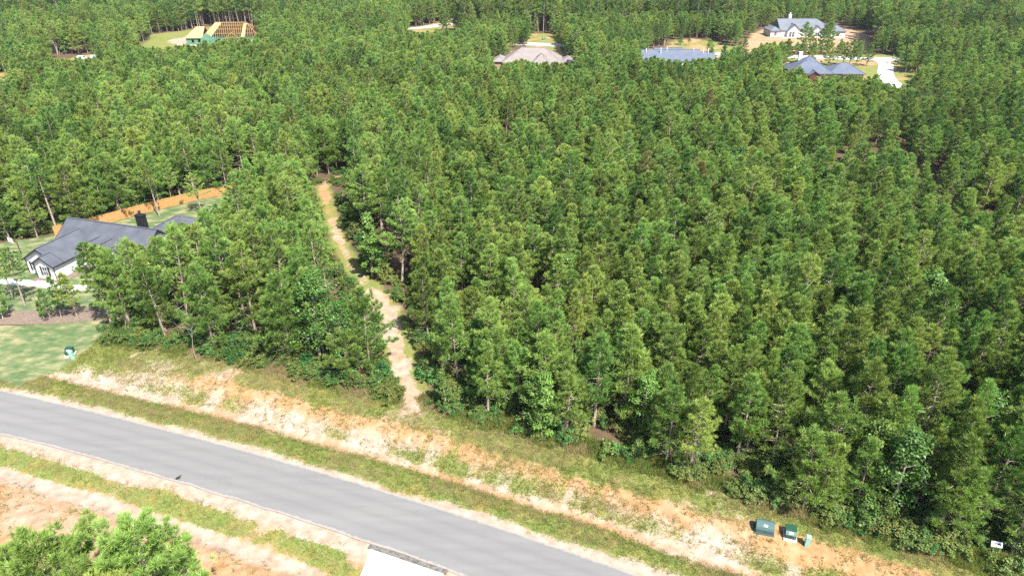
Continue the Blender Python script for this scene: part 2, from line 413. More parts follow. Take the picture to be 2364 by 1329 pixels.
far = yy > 160
grass = np.where(far & (floor < .5), .62 + (n1-.5)*1.4, grass)
orange = np.where(far, .55, orange)
YARD2 = G([(388,92),(440,84),(500,100),(480,112),(425,110),(400,103)])
for P, g_, o_ in ((CLEAR['white'], .10, .45), (CLEAR['build'], .93, .3), (YARD2, .02, .2)):
    q_ = inpoly(xx, yy, P); grass = np.where(q_, g_ + (n1-.5)*.35, grass); orange = np.where(q_, o_ + (n1-.5)*.6, orange)
nx, ny = len(GX), len(GY)
ii = np.arange(nx*ny).reshape(ny, nx)
Fg = np.stack([ii[:-1,:-1].ravel(), ii[:-1,1:].ravel(), ii[1:,1:].ravel(), ii[1:,:-1].ravel()], 1)
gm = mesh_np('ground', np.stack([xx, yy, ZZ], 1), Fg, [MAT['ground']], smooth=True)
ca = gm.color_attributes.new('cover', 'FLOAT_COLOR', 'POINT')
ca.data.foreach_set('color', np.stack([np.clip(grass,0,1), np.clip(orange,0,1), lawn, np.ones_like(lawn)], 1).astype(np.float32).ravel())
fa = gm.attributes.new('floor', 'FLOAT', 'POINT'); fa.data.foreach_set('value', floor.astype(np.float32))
tag(link('ground', gm), 'sandy and grassy ground with a cut bank and forest floor', 'ground', kind='structure')
def grass_at(x, y):                            # bilinear look-up of the finished cover
    ix = np.clip(np.searchsorted(GX, x)-1, 0, nx-2); iy = np.clip(np.searchsorted(GY, y)-1, 0, ny-2)
    return grass.reshape(ny, nx)[iy, ix], lawn.reshape(ny, nx)[iy, ix], floor.reshape(ny, nx)[iy, ix]

# ------------------------------------------------------------------ roads, driveway, sheets
def strip(name, A, B, mat, z=.03, th=.25, edge=True, n=24):
    vs = []; e = []; ac = []
    for a, b in zip(A, B):
        for k in range(n+1):
            t = k/n; p = a + (b-a)*t
            vs.append((p[0], p[1], z + .05*(1-(2*t-1)**2))); e.append(1 - sstep(0, .09, min(t, 1-t))); ac.append(t)
    m = len(A); idx = lambda i, k: i*(n+1)+k
    fs = [(idx(i,k), idx(i,k+1), idx(i+1,k+1), idx(i+1,k)) for i in range(m-1) for k in range(n)]
    base = len(vs)
    for a, b in zip(A, B): vs += [(a[0],a[1],z-th), (b[0],b[1],z-th)]; e += [0, 0]; ac += [0, 1]
    for i in range(m-1):
        fs.append((idx(i,0), idx(i+1,0), base+2*(i+1), base+2*i)); fs.append((idx(i,n), base+2*i+1, base+2*(i+1)+1, idx(i+1,n)))
    me = bpy.data.meshes.new(name); me.from_pydata(vs, [], fs); me.materials.append(mat); me.update()
    at_ = me.attributes.new('edge', 'FLOAT', 'POINT'); at_.data.foreach_set('value', np.array(e, np.float32))
    at_ = me.attributes.new('across', 'FLOAT', 'POINT'); at_.data.foreach_set('value', np.array(ac, np.float32))
    return link(name, me)
jit = (np.array([vnoise(i*1.7, 0.0, 4) for i in range(len(TL))]) - .5)*.25
tag(strip('road', (BL + nrm*jit[:,None])[::1], TL, MAT['asphalt']), 'grey asphalt road sweeping across below the bank', 'road', kind='structure')

def sheet(name, ring, z_off, mat, label, cat, th=.12, conform=False):
    zs = height(ring[:,0], ring[:,1]) if conform else np.full(len(ring), float(np.max(height(ring[:,0], ring[:,1]))))
    b = MB(); b.slab([(x, y, z+z_off) for (x, y), z in zip(ring, zs)], th)
    return tag(b.build(name, mat), label, cat, kind='structure')
def ribbon(name, C_, w, z_off, mat, label, cat):
    C_ = np.asarray(C_); d = np.gradient(C_, axis=0); n = np.stack([-d[:,1], d[:,0]], 1); n /= np.linalg.norm(n, axis=1)[:,None]
    A = C_ + n*w/2; B = C_ - n*w/2; b = MB()
    zs = height(C_[:,0], C_[:,1]) + z_off
    zA = np.maximum(zs, np.maximum(height(A[:,0], A[:,1]), height(B[:,0], B[:,1])) + z_off)
    vs = [(p[0],p[1],z) for p, z in zip(A, zA)] + [(p[0],p[1],z) for p, z in zip(B, zA)] + [(p[0],p[1],z-.2) for p, z in zip(A, zA)] + [(p[0],p[1],z-.2) for p, z in zip(B, zA)]
    m = len(C_); fs = []
    for i in range(m-1):
        fs += [(m+i, m+i+1, i+1, i), (i, i+1, 2*m+i+1, 2*m+i), (3*m+i, 3*m+i+1, m+i+1, m+i)]
    fs += [(0, 2*m, 3*m, m), (m-1, 2*m-1, 4*m-1, 3*m-1)]
    b.add(vs, fs); return tag(b.build(name, mat), label, cat, kind='structure')

# white concrete driveway at the bottom edge, two bays with a joint between them
D0, D1 = at(855,1268)[:2], at(1026,1326)[:2]
dv = (D1-D0)/np.linalg.norm(D1-D0); dn = np.array([dv[1], -dv[0]])
if dn[1] > 0: dn = -dn
Wd = np.linalg.norm(D1-D0); mid = .47*Wd
def dpt(u, v): return D0 + dv*u + dn*v
drv = empty('driveway', (*dpt(mid, 2), -.02)); tag(drv, 'white concrete driveway running down from the near road edge', 'driveway', kind='structure')
inv = np.array([dpt(mid, 2)[0], dpt(mid, 2)[1]])
for ring in ([(0.05,.0),(mid-.02,.0),(mid-.02,5.2),(1.15,5.2),(.95,4.0),(.6,2.2)], [(mid+.02,.0),(Wd-.05,.0),(Wd-.75,2.6),(Wd-1.1,5.2),(mid+.02,5.2)],
             [(1.2,5.24),(mid-.02,5.24),(mid-.02,14),(1.3,14)], [(mid+.02,5.24),(Wd-1.12,5.24),(Wd-1.3,14),(mid+.02,14)]):
    b = MB(); b.slab([(*(dpt(u, v)-inv), .14) for u, v in ring], .3)
    b.build('concrete_slab', MAT['concrete'], drv)
b = MB(); b.slab([(*dpt(-.35,-.62), .048), (*dpt(Wd+.1,-.62), .048), (*dpt(Wd+.1,-.03), .10), (*dpt(-.35,-.03), .10)], .25)
tag(b.build('driveway_apron', MAT['dark_edge']), 'dark asphalt strip between driveway and road', 'apron', kind='structure')

# walk in front of the house, mulch bed
ribbon('walkway', smooth_line(np.vstack([[[-100,104]], G([(8,649),(101,656),(138,664),(203,664),(246,657),(275,640)])]), 4), 1.9, .06, MAT['concrete'], 'white concrete walk curving past the white house', 'walkway')
sheet('mulch_bed', MULCH, .03, MAT['mulch'], 'brown mulch bed under the yard pines', 'mulch bed', conform=False)
# far streets and bare ground
ribbon('street', smooth_line(np.array([[14-60,352],[14,341],[60,325],[108,311.5],[161,303],[230,296.]]), 5), 8.0, .09, MAT['street'], 'pale street behind the far row of houses', 'street')
ribbon('street', smooth_line(np.vstack([[[-75,396]], G([(958,66),(1000,61),(1030,57)]), [[-20,422]]]), 4), 7.0, .09, MAT['street'], 'short pale street seen through the far pines', 'street')
ribbon('driveway', smooth_line(np.vstack([[[156.5,299.5]], G([(2046,152),(2044,168),(2052,185),(2068,200),(2072,222)])]), 4), 5.6, .075, MAT['concrete'], 'white driveway curving beside the dark hip roofed house', 'driveway')

# ------------------------------------------------------------------ tree kinds
def unit(a): return a/np.maximum(np.linalg.norm(a, axis=-1, keepdims=True), 1e-9)
def needles(C_, D, k, L, w, spread, rng):
    """k thin blades fanning out of each twig end"""
    n = len(C_); d = unit(np.repeat(D, k, 0) + rng.normal(0, spread, (n*k, 3)))
    c = np.repeat(C_, k, 0); side = unit(np.cross(d, rng.normal(0, 1, (n*k, 3))))
    ln = L*rng.uniform(.65, 1.25, (n*k, 1)); ww = w*rng.uniform(.7, 1.3, (n*k, 1))
    b0 = c + d*ln*.08 - side*ww*.35; b1 = c + d*ln*.45 + side*ww; tip = c + d*ln
    V = np.stack([b0, b1, tip], 1).reshape(-1, 3)
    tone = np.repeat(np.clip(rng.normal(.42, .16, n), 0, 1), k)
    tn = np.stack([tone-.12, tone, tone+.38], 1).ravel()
    return V, tn
def leafquads(C_, N, size, rng):
    n = len(C_); N = unit(N); a = unit(np.cross(N, rng.normal(0, 1, (n, 3)))); b = np.cross(N, a)
    s = size*rng.uniform(.6, 1.3, (n, 1))
    V = np.stack([C_ - a*s*.55, C_ - b*s*.32 + N*s*.06, C_ + a*s*.6, C_ + b*s*.32 + N*s*.06], 1).reshape(-1, 3)
    return V
def crown_profile(t, base=.14, p=.72):
    return np.minimum(1, t/base)**.6*np.maximum(1-t, 0)**p*1.06 + .05
def make_pine(seed, Ht, cb, R, broad=0.0, dens=1.0, dead=10):
    rng = np.random.default_rng(seed); b = MB()
    lean = rng.normal(0, .012*Ht, 2); wob = rng.normal(0, .05, (7, 2))
    def axis(z):
        t = z/Ht; w = np.array([np.interp(t, np.linspace(0, 1, 7), wob[:,i]) for i in (0, 1)])
        return np.array([lean[0]*t*t + w[0]*t, lean[1]*t*t + w[1]*t, z])
    r0 = .0105*Ht + .015
    zs = np.linspace(-.5, Ht*.97, 9); b.tube([axis(max(z, 0)) if z > 0 else np.array([0, 0, z]) for z in zs], [r0*(1.12-max(z, 0)/Ht) + .012 for z in zs], 6)
    tc, td = [], []
    zc0 = cb*Ht; z = zc0; az = rng.uniform(0, 6.28)
    lop = rng.uniform(.8, 1.2, 8)             # the crown is fuller on some sides
    while z < Ht*.985:
        t = (z-zc0)/(Ht-zc0)
        nb = 4 if t < .8 else 3
        for j in range(nb):
            az += 2*math.pi/nb + rng.normal(0, .35)
            ln = R*crown_profile(np.array(t), .13, .80-.30*broad)*rng.uniform(.62, 1.25)*lop[int(az*8/6.2832) % 8]
            if rng.random() < .12: ln *= .45
            el = math.radians(-4 + 50*t**1.3 + rng.normal(0, 9))
            base = axis(min(z + rng.normal(0, .15), Ht*.97)); out = np.array([math.cos(az), math.sin(az), 0])
            def bp(s):                         # a branch curves upwards towards its tip
                return base + out*ln*s*math.cos(el) + np.array([0, 0, ln*(s*math.sin(el) + .24*s*s)])
            q = [bp(s) for s in (0, .55, 1)]; rb = .014 + .010*ln
            b.tube(q, [rb, rb*.65, rb*.25], 3)
            nt = max(3, int((2.6 + ln*5.6)*dens))
            for k in range(nt):
                s = .34 + .70*((k + rng.uniform(.1, .9))/nt)**.8
                side = np.cross(out, (0, 0, 1))*rng.normal(0, .24*ln*(1.15-s) + .10)
                c = bp(min(s, 1.02)) + side + np.array([0, 0, rng.normal(.04, .09)])
                tc.append(c); td.append(unit(out*.65 + side*.8/(.3+np.linalg.norm(side)) + np.array([0, 0, 1.0 + .5*t])))
        z += (.46 + .22*(1-t))*rng.uniform(.75, 1.25)*Ht/10.5
    for k in range(4): tc.append(axis(Ht*(.955+.015*k))); td.append(np.array([rng.normal(0, .2), rng.normal(0, .2), 1]))
    for k in range(dead):                     # dead lower limbs
        z = zc0*rng.uniform(.45, 1.05); a = rng.uniform(0, 6.28); l = rng.uniform(.5, 1.5)*R*.6
        p = axis(z); o = np.array([math.cos(a), math.sin(a), rng.normal(.12, .25)])
        b.tube([p, p+o*l*.6, p+o*l+np.array([0, 0, .1])], [.022, .014, .004], 3)
    trunk = b.mesh('trunk', MAT['bark'])
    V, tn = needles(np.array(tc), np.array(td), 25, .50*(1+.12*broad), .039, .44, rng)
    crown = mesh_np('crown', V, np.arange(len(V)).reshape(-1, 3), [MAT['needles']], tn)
    return trunk, crown, Ht
def make_broadleaf(seed, Ht, cb, R, mat='leaves', nl=5200, size=.27, conic=0.0, bark='bark_grey'):
    rng = np.random.default_rng(seed); b = MB(); r0 = .014*Ht + .02
    bend = rng.normal(0, .03*Ht, 2)
    ax = lambda t: np.array([bend[0]*t*t, bend[1]*t*t, Ht*t])
    b.tube([np.array([0, 0, -.5])] + [ax(t) for t in (.0, .2, .45, .7, .92)], [r0*1.2, r0*1.05, r0*.85, r0*.6, r0*.35, r0*.1], 6)
    cl, cr = [], []
    nlimb = int(16 + Ht*1.6)
    for i in range(nlimb):
        t = cb + (.97-cb)*((i+.5)/nlimb)**.9; a = i*2.4 + rng.normal(0, .35); u = (t-cb)/(1-cb)
        prof = (math.sin(math.pi*min(1, .12+.88*u)))**.6 if conic < .5 else (1-u)**.7*min(1, u/.12+.35)
        ln = R*max(.2, prof)*rng.uniform(.6, 1.12); el = math.radians(10 + 45*u + rng.normal(0, 10))
        p = ax(t*.9); o = np.array([math.cos(a)*math.cos(el), math.sin(a)*math.cos(el), math.sin(el)])
        b.tube([p, p+o*ln*.5+np.array([0, 0, .04*ln]), p+o*ln+np.array([0, 0, .16*ln])], [r0*.36, r0*.2, .012], 4)
        for s in (.55, .8, 1.0):
            cl.append(p + o*ln*s + np.array([0, 0, .14*ln*s]) + rng.normal(0, .1*ln, 3)); cr.append(R*rng.uniform(.17, .30))
    cl = np.array(cl); cr = np.array(cr); n = len(cl); pick = rng.integers(0, n, nl)
    d = unit(rng.normal(0, 1, (nl, 3))); rad = cr[pick][:, None]*rng.uniform(.35, 1.08, (nl, 1))
    C_ = cl[pick] + d*rad*np.array([1.1, 1.1, .75])
    V = leafquads(C_, d*.8 + np.array([0, 0, .9]) + rng.normal(0, .45, (nl, 3)), size, rng)
    ct = rng.normal(.45, .13, n)[pick]; tn = np.repeat(np.clip(ct + rng.normal(0, .08, nl), 0, 1), 4)
    return b.mesh('trunk', MAT[bark]), mesh_np('crown', V, np.arange(len(V)).reshape(-1, 4), [MAT[mat]], tn), Ht
def make_bare(seed, Ht, R):
    rng = np.random.default_rng(seed); b = MB()
    def grow(p, d, ln, r, lev):
        pts = [p]; q = p.copy(); dd = d.copy()
        for k in range(4):
            dd = unit(dd + rng.normal(0, .13, 3) + np.array([0, 0, .05])); q = q + dd*ln/4; pts.append(q.copy())
        b.tube(pts, [r, r*.82, r*.66, r*.5, r*.3], 5 if lev == 0 else 3)
        if lev < 3:
            for k in range(5 if lev == 0 else 4):
                i = rng.integers(1 if lev else 2, 5); nd = unit(dd + unit(rng.normal(0, 1, 3))*.95 + np.array([0, 0, .15]))
                grow(pts[i], nd, ln*rng.uniform(.38, .62), r*.45, lev+1)
    grow(np.array([0, 0, -.3]), np.array([0, 0, 1.]), Ht*.72, .006*Ht+.02, 0)
    return b.mesh('trunk', MAT['dead'])
def join_mesh(name, a, b):
    def arr(me):
        v = np.empty(len(me.vertices)*3, np.float32); me.vertices.foreach_get('co', v); return v.reshape(-1, 3)
    va, vb = arr(a), arr(b); faces = [tuple(p.vertices) for p in a.polygons] + [tuple(i+len(va) for i in p.vertices) for p in b.polygons]
    me = bpy.data.meshes.new(name); me.from_pydata(np.vstack([va, vb]).tolist(), [], faces)
    me.materials.append(a.materials[0]); me.materials.append(b.materials[0])
    me.polygons.foreach_set('material_index', np.r_[np.zeros(len(a.polygons), np.int32), np.ones(len(b.polygons), np.int32)])
    t = np.zeros(len(me.vertices), np.float32); tb = np.empty(len(vb), np.float32); b.attributes['tone'].data.foreach_get('value', tb); t[len(va):] = tb
    at_ = me.attributes.new('tone', 'FLOAT', 'POINT'); at_.data.foreach_set('value', t); me.update(); return me

KIND = []        # (kind, trunk, crown, nominal height)
for k, (h_, cb, R) in enumerate([(10.5,.16,2.65),(10.8,.24,2.4),(10.2,.14,2.85),(11,.30,2.2),(10.4,.20,2.95),(10.6,.26,2.5),(10.0,.12,2.3),(11.2,.34,2.65)]):
    KIND.append(('pine', *make_pine(100+k, h_, cb, R)))
for k, (h_, cb, R) in enumerate([(15,.46,3.0),(15.5,.52,2.7),(14.5,.40,3.2)]):
    KIND.append(('tallpine', *make_pine(200+k, h_, cb, R, .4, .9, 14)))
KIND.append(('broadpine', *make_pine(301, 11, .22, 4.2, 1.0, 1.45, 8)))
KIND.append(('broadpine', *make_pine(302, 11, .25, 3.9, 1.0, 1.3, 14)))
for k, (h_, cb, R, cn) in enumerate([(10,.12,2.5,0),(9,.06,1.7,1),(11,.2,3.0,0),(15,.25,4.2,0)]):
    KIND.append(('broadleaf', *make_broadleaf(400+k, h_, cb, R, 'leaves', 6000 if k == 3 else 4800, .30 if k == 3 else .26, cn)))
IDX = {}
for i, k in enumerate(KIND): IDX.setdefault(k[0], []).append(i)

def scatter(name, pts, rot, scl, idx, meshes, label, cat):
    me = bpy.data.meshes.new(name); me.vertices.add(len(pts)); me.vertices.foreach_set('co', np.asarray(pts, np.float32).ravel())
    for nm, ty, key, arr in (('rot','FLOAT_VECTOR','vector',rot), ('scl','FLOAT_VECTOR','vector',scl)):
        a_ = me.attributes.new(nm, ty, 'POINT'); a_.data.foreach_set(key, np.asarray(arr, np.float32).ravel())
    a_ = me.attributes.new('idx', 'INT', 'POINT'); a_.data.foreach_set('value', np.asarray(idx, np.int32)); me.update()
    col = bpy.data.collections.new(name + '_kinds')
    for i, m in enumerate(meshes): col.objects.link(bpy.data.objects.new('%s_kind_%02d' % (name, i), m))
    ng = bpy.data.node_groups.new(name + '_scatter', 'GeometryNodeTree')
    ng.interface.new_socket('Geometry', in_out='INPUT', socket_type='NodeSocketGeometry'); ng.interface.new_socket('Geometry', in_out='OUTPUT', socket_type='NodeSocketGeometry')
    N = ng.nodes; gi = N.new('NodeGroupInput'); go = N.new('NodeGroupOutput'); ci = N.new('GeometryNodeCollectionInfo'); ip = N.new('GeometryNodeInstanceOnPoints')
    ci.inputs['Collection'].default_value = col; ci.inputs['Separate Children'].default_value = True; ci.inputs['Reset Children'].default_value = True
    ip.inputs['Pick Instance'].default_value = True
    def na(nm, ty):
        o = N.new('GeometryNodeInputNamedAttribute'); o.data_type = ty; o.inputs['Name'].default_value = nm
        return [s for s in o.outputs if s.enabled and s.name == 'Attribute'][0]
    Lk = ng.links.new
    Lk(gi.outputs[0], ip.inputs['Points']); Lk(ci.outputs[0], ip.inputs['Instance'])
    Lk(na('idx', 'INT'), ip.inputs['Instance Index']); Lk(na('rot', 'FLOAT_VECTOR'), ip.inputs['Rotation']); Lk(na('scl', 'FLOAT_VECTOR'), ip.inputs['Scale'])
    Lk(ip.outputs[0], go.inputs[0])
    o = link(name, me); md = o.modifiers.new('scatter', 'NODES'); md.node_group = ng
    return tag(o, label, cat, kind='stuff')

# ------------------------------------------------------------------ where the trees stand
TREES = []     # x, y, kind index, height, label or None, group or None
def zone_height(x, y, px, py):
    h = 10.3 + 2.2*(fbm(x, y, .02, 51, 2) - .5)*2
    h = np.where((x < -16) & (y < 150) & (x > -66), 13.2, h)                  # small wood by the house
    h = np.where((x < -30) & (y >= 118), 12.2 + 2*(fbm(x, y, .03, 61, 2)-.5)*2, h)
    return h
sp = 3.3; ang = math.radians(-21); ca_, sa_ = math.cos(ang), math.sin(ang)
gu, gv = np.meshgrid(np.arange(-900, 900, sp), np.arange(-300, 1000, sp))
tx = (gu*ca_ - gv*sa_).ravel(); ty = (gu*sa_ + gv*ca_).ravel()
ok = (ty > 30) & (ty < 720) & (np.abs(tx) < 62 + ty*.80); tx, ty = tx[ok], ty[ok]
tx = tx + RNG.uniform(-1, 1, len(tx))*1.35; ty = ty + RNG.uniform(-1, 1, len(ty))*1.35
s_ = sdist(tx, ty)
edge = 14.0 + (fbm(tx, ty, .11, 71, 3)-.5)*3.0
keep = s_ > edge
keep &= pdist(tx, ty, PATH) > np.where(tx > np.interp(ty, PATH[:,1], PATH[:,0]), 3.9, 2.7) + .8*vnoise(tx*.2, ty*.2, 8)
keep &= pdist(tx, ty, PATH2) > 1.8
keep &= ~inpoly(tx, ty, YARDCLEAR)
gapn = fbm(tx, ty, .045, 81, 3); keep &= ~((gapn < np.where(tx > 12, .375, .34)) & (RNG.random(len(tx)) < .8)); keep &= RNG.random(len(tx)) > .045
for nm, P in CLEAR.items(): keep &= ~inpoly(tx, ty, P)
# how far up the trees in front of each opening reach (their tops as the photograph shows them)
REACH = [([150,190,219,290,340,411,470,520,562],[600,575,562,572,562,535,517,478,440], 122), ([725,742,760],[445,436,440], 146), ([800,812,826],[418,412,418], 150),
         ([325,345,390,430,470,482,500,540,594,610],[108,112,112,110,110,102,101,95,90,72], 352), ([1130,1165,1200,1235,1290,1312,1330],[160,150,143,147,150,149,138], 293),
         ([1476,1495,1530,1590,1620,1650,1665],[140,131,139,142,137,140,122], 292), ([1660,1690,1740],[124,112,116], 330),
         ([1800,1820,1850,1870,1890,1930,1980,2005,2020,2045,2060,2085,2098],[165,158,173,186,176,178,180,180,190,194,198,198,180], 266),
         ([1712,1775,1830,1850,1900,1955,2012],[104,98,100,100,98,100,106], 356), ([945,1000,1064],[74,77,68], 385), ([-80,0,36],[203,203,196], 255), ([120,180,238],[140,143,138], 318)]
tx, ty = tx[keep], ty[keep]; s_ = s_[keep]
pxs, pys, zc_ = project(tx, ty, np.full(len(tx), 1.5))
hh = zone_height(tx, ty, pxs, pys)
tallz = ((pxs < 590) & (pys < 66)) | ((pxs > 1075) & (pxs < 1720) & (pys < 76)) | ((pxs > 2015) & (pys < 118)) | (pys < 34) | ((pxs > 560) & (pxs < 955) & (pys < 40))
hh = np.where(tallz, RNG.uniform(15, 20, len(hh)), hh)
clump = ((pxs-862)/45)**2 + ((pys-218)/26)**2 < 1
hh = np.where(clump, 15.5, hh)
hh = hh*np.clip(RNG.normal(1.0, .12, len(hh)), .68, 1.3)*np.where(s_ < 17, .90, 1)
gz = height(tx, ty)
inw = np.zeros(len(tx), bool); dpt_ = pdist(tx, ty, PATH)         # nothing stands in the sight line up the track
for q in PATH[(PATH[:,1] > 74) & (PATH[:,1] < 146)]:
    qx, qy, _ = project(q[0], q[1], hz(q[0], q[1])); mx, my, mz = project(tx, ty, gz + hh*.4); _, tyy, _ = project(tx, ty, gz + hh)
    inw |= (dpt_ < 9) & (ty < q[1]) & (np.abs(mx - qx) < 1.0*FPX/mz) & (tyy < qy+2) & (pys > qy-10)
drop = inw.copy()
for cx_, cy_, ymax in REACH:
    sel = (pxs > cx_[0]-6) & (pxs < cx_[-1]+6) & (ty < ymax); kk = (H/2 - np.interp(pxs, cx_, cy_))/FPX
    al = CAMH + ty*(kk*CT - ST)/(CT + kk*ST) - gz; al = al*(1 + np.where(ty > 160, .36, .14)*(RNG.random(len(tx))-.68))
    hh = np.where(sel, np.minimum(hh, al), hh); drop |= sel & (al < 3.2)
tx, ty, hh, s_, pxs, pys, tallz, clump = [a_[~drop] for a_ in (tx, ty, hh, s_, pxs, pys, tallz, clump)]
hard = RNG.random(len(tx)); rk = RNG.random(len(tx)); bigh = fbm(tx, ty, .03, 91, 2)
for i in range(len(tx)):
    h_ = hh[i]
    if tallz[i] and pxs[i] < 590 and bigh[i] > .3 and hard[i] < .75: k = IDX['broadleaf'][3]; h_ *= .95
    elif tallz[i] or clump[i] or h_ > 13.4: k = IDX['tallpine'][int(rk[i]*3)]
    elif hard[i] < (.09 if (s_[i] < 18 or ty[i] > 118 and tx[i] < -30) else .045): k = IDX['broadleaf'][int(rk[i]*3)]; h_ *= .86
    elif tx[i] < -16 and tx[i] > -66 and ty[i] < 150 and (rk[i] < .3): k = IDX['tallpine'][int(rk[i]*9) % 3]
    else: k = IDX['pine'][int(rk[i]*8)]
    TREES.append([tx[i], ty[i], k, h_, None, None])
def placed(px, py, top, k, label, group, kindname=None):
    p = gp(px, py); h_ = 10
    for _ in range(30):
        e = project(p[0], p[1], p[2]+h_)[1] - top; h_ += e*.03
    TREES.append([p[0], p[1], k, h_, label, group])
YG = 'pines in the front yard of the white house'
TP, PN, BR, BLF = IDX['tallpine'], IDX['pine'], IDX['broadpine'], IDX['broadleaf']
placed(58,705,575,TP[0],'yard pine with bare trunk in front of the white house gable window',YG)
placed(30,690,570,TP[2],'leftmost yard pine by the white house, cut by the photo edge',YG)
placed(142,734,640,PN[1],'slim young yard pine in the mulch bed, middle of the bed',YG)
placed(179,732,632,PN[3],'short yard pine at right half of the mulch bed',YG)
placed(258,748,560,TP[1],'tall yard pine at the right end of the mulch bed, beside the lawn corner',YG)
placed(276,748,570,TP[2],'tall yard pine just right of the mulch bed end, twin trunk neighbour',YG)
placed(292,742,596,TP[0],'yard pine behind the two tall ones at mulch bed end',YG)
placed(118,738,668,PN[5],'smallest yard pine in the mulch bed',YG)
placed(368,498,380,TP[1],'pine standing in the back yard in front of the wooden fence',YG)
placed(466,492,402,TP[2],'pine on the back lawn near the right end of the fence',YG)
placed(280,500,398,TP[0],'pine with pale bare trunk just behind the left end of the fence',None)
placed(8,738,648,BLF[0],'dense dark green broadleaf tree at left end of mulch bed','broadleaf trees')
placed(102,735,690,BLF[1],'small bright broadleaf sapling in the mulch bed','broadleaf trees')
placed(740,840,622,BLF[2],'large round blue-green broadleaf tree in the small wood beside the dirt track','broadleaf trees')
placed(690,800,668,BLF[1],'narrow broadleaf tree beside the large round one in the small wood','broadleaf trees')
placed(1258,1000,845,BLF[1],'slim bright broadleaf tree on the plantation edge above the bank','broadleaf trees')
placed(1030,945,845,BLF[1],'short bright broadleaf tree at plantation corner by the dirt track','broadleaf trees')
placed(860,640,478,BLF[1],'narrow broadleaf tree on the right side of the dirt track','broadleaf trees')
placed(1310,700,572,BLF[2],'round blue-green broadleaf tree standing among the plantation pines','broadleaf trees')
placed(800,872,770,IDX['broadpine'][1],'broad bushy pine at the corner of the small wood and dirt track',None)
placed(1127,960,800,PN[3],'front-row pine with pale bare trunk between two bright broadleaf trees',None)
placed(1855,1168,1000,PN[4],'front-row pine with twin pale trunk above the green boxes',None)
for (px, py, top, k) in [(1640,150,112,0),(1668,148,104,2),(1700,150,98,1),(1716,132,90,4),(1760,146,100,0),(1795,146,96,3),(1815,148,92,2),(1850,112,52,5),(1868,118,64,1),(1895,120,58,4),(1908,116,46,0),(1845,146,88,5),(1870,148,94,0),(1912,152,98,2),(1930,152,92,3),(1945,150,98,1),(1960,152,90,5),(1975,153,96,4),(2000,152,100,0),(1640,128,90,1),(1590,106,84,3),(1570,104,82,2),(2090,168,108,4),(2105,160,104,0),(2075,150,106,2)]:
    placed(px, py, top, PN[k], None, None)
def from_top(px, py, h_, k, label, group):
    p = at(px, py, h_+.2); TREES.append([p[0], p[1], k, h_, label, group])
FG = 'foreground pines below the road'
from_top(312,1224,12,BR[0],'large foreground pine below the road, right of the pair',FG)
from_top(62,1252,12,BR[1],'large foreground pine at the bottom left corner',FG)
from_top(-85,1270,11.5,BR[0],'foreground pine cut by the left photo edge',FG)
from_top(165,1335,10.5,BR[1],'lower foreground pine between the two large ones',FG)
from_top(270,1360,10,BR[0],'foreground pine cut by the bottom photo edge under the large right one',FG)

# ------------------------------------------------------------------ individuals and the mass
X = np.array([t[0] for t in TREES]); Y = np.array([t[1] for t in TREES]); TH = np.array([t[3] for t in TREES]); TZ = height(X, Y)
KN = np.array([t[2] for t in TREES]); isp = np.array([KIND[k][0] != 'broadleaf' for k in KN])
TS = sdist(X, Y)
pxm, pym, zcm = project(X, Y, TZ + TH*.7); vis = (pxm > -10) & (pxm < W+10) & (pym > 0) & (pym < H+40)
dist = np.sqrt(X*X + Y*Y + (CAMH-TZ)**2); score = dist/TH*np.where(TS < 18, .8, 1); hand = np.array([t[4] is not None for t in TREES])
score = np.where(hand, 0, score); order = np.argsort(np.where(vis, score, 1e9))
pines = [i for i in order if isp[i] and vis[i]][:300]; cut = score[pines[-1]]
brl = [i for i in order if not isp[i] and vis[i] and score[i] <= cut]
single = set(pines) | set(brl) | {i for i in range(len(TREES)) if hand[i]}
ORD = 'first second third fourth fifth sixth seventh eighth ninth tenth eleventh twelfth thirteenth fourteenth fifteenth sixteenth seventeenth eighteenth nineteenth twentieth'.split()
ORD += ['twenty-'+o for o in ORD[:9]] + ['thirtieth'] + ['thirty-'+o for o in ORD[:9]] + ['fortieth'] + ['forty-'+o for o in ORD[:9]]
dpath = pdist(X, Y, PATH); xpath = np.interp(Y, PATH[:,1], PATH[:,0]); right = X > xpath
rank = {}
def number(sel, key):
    for n, i in enumerate(sorted(sel, key=key)): rank[i] = ORD[n] if n < len(ORD) else None
fr = [i for i in single if not hand[i] and right[i] and TS[i] < 17.2]; number(fr, lambda i: X[i])
fl = [i for i in single if not hand[i] and not right[i] and TS[i] < 18]; number(fl, lambda i: X[i])
tr_ = [i for i in single if not hand[i] and i not in fr and right[i] and dpath[i] < 6.2 and Y[i] < 150]; number(tr_, lambda i: Y[i])
tl = [i for i in single if not hand[i] and i not in fl and not right[i] and dpath[i] < 6.2 and Y[i] < 150]; number(tl, lambda i: Y[i])
fr, fl, tr_, tl = set(fr), set(fl), set(tr_), set(tl)
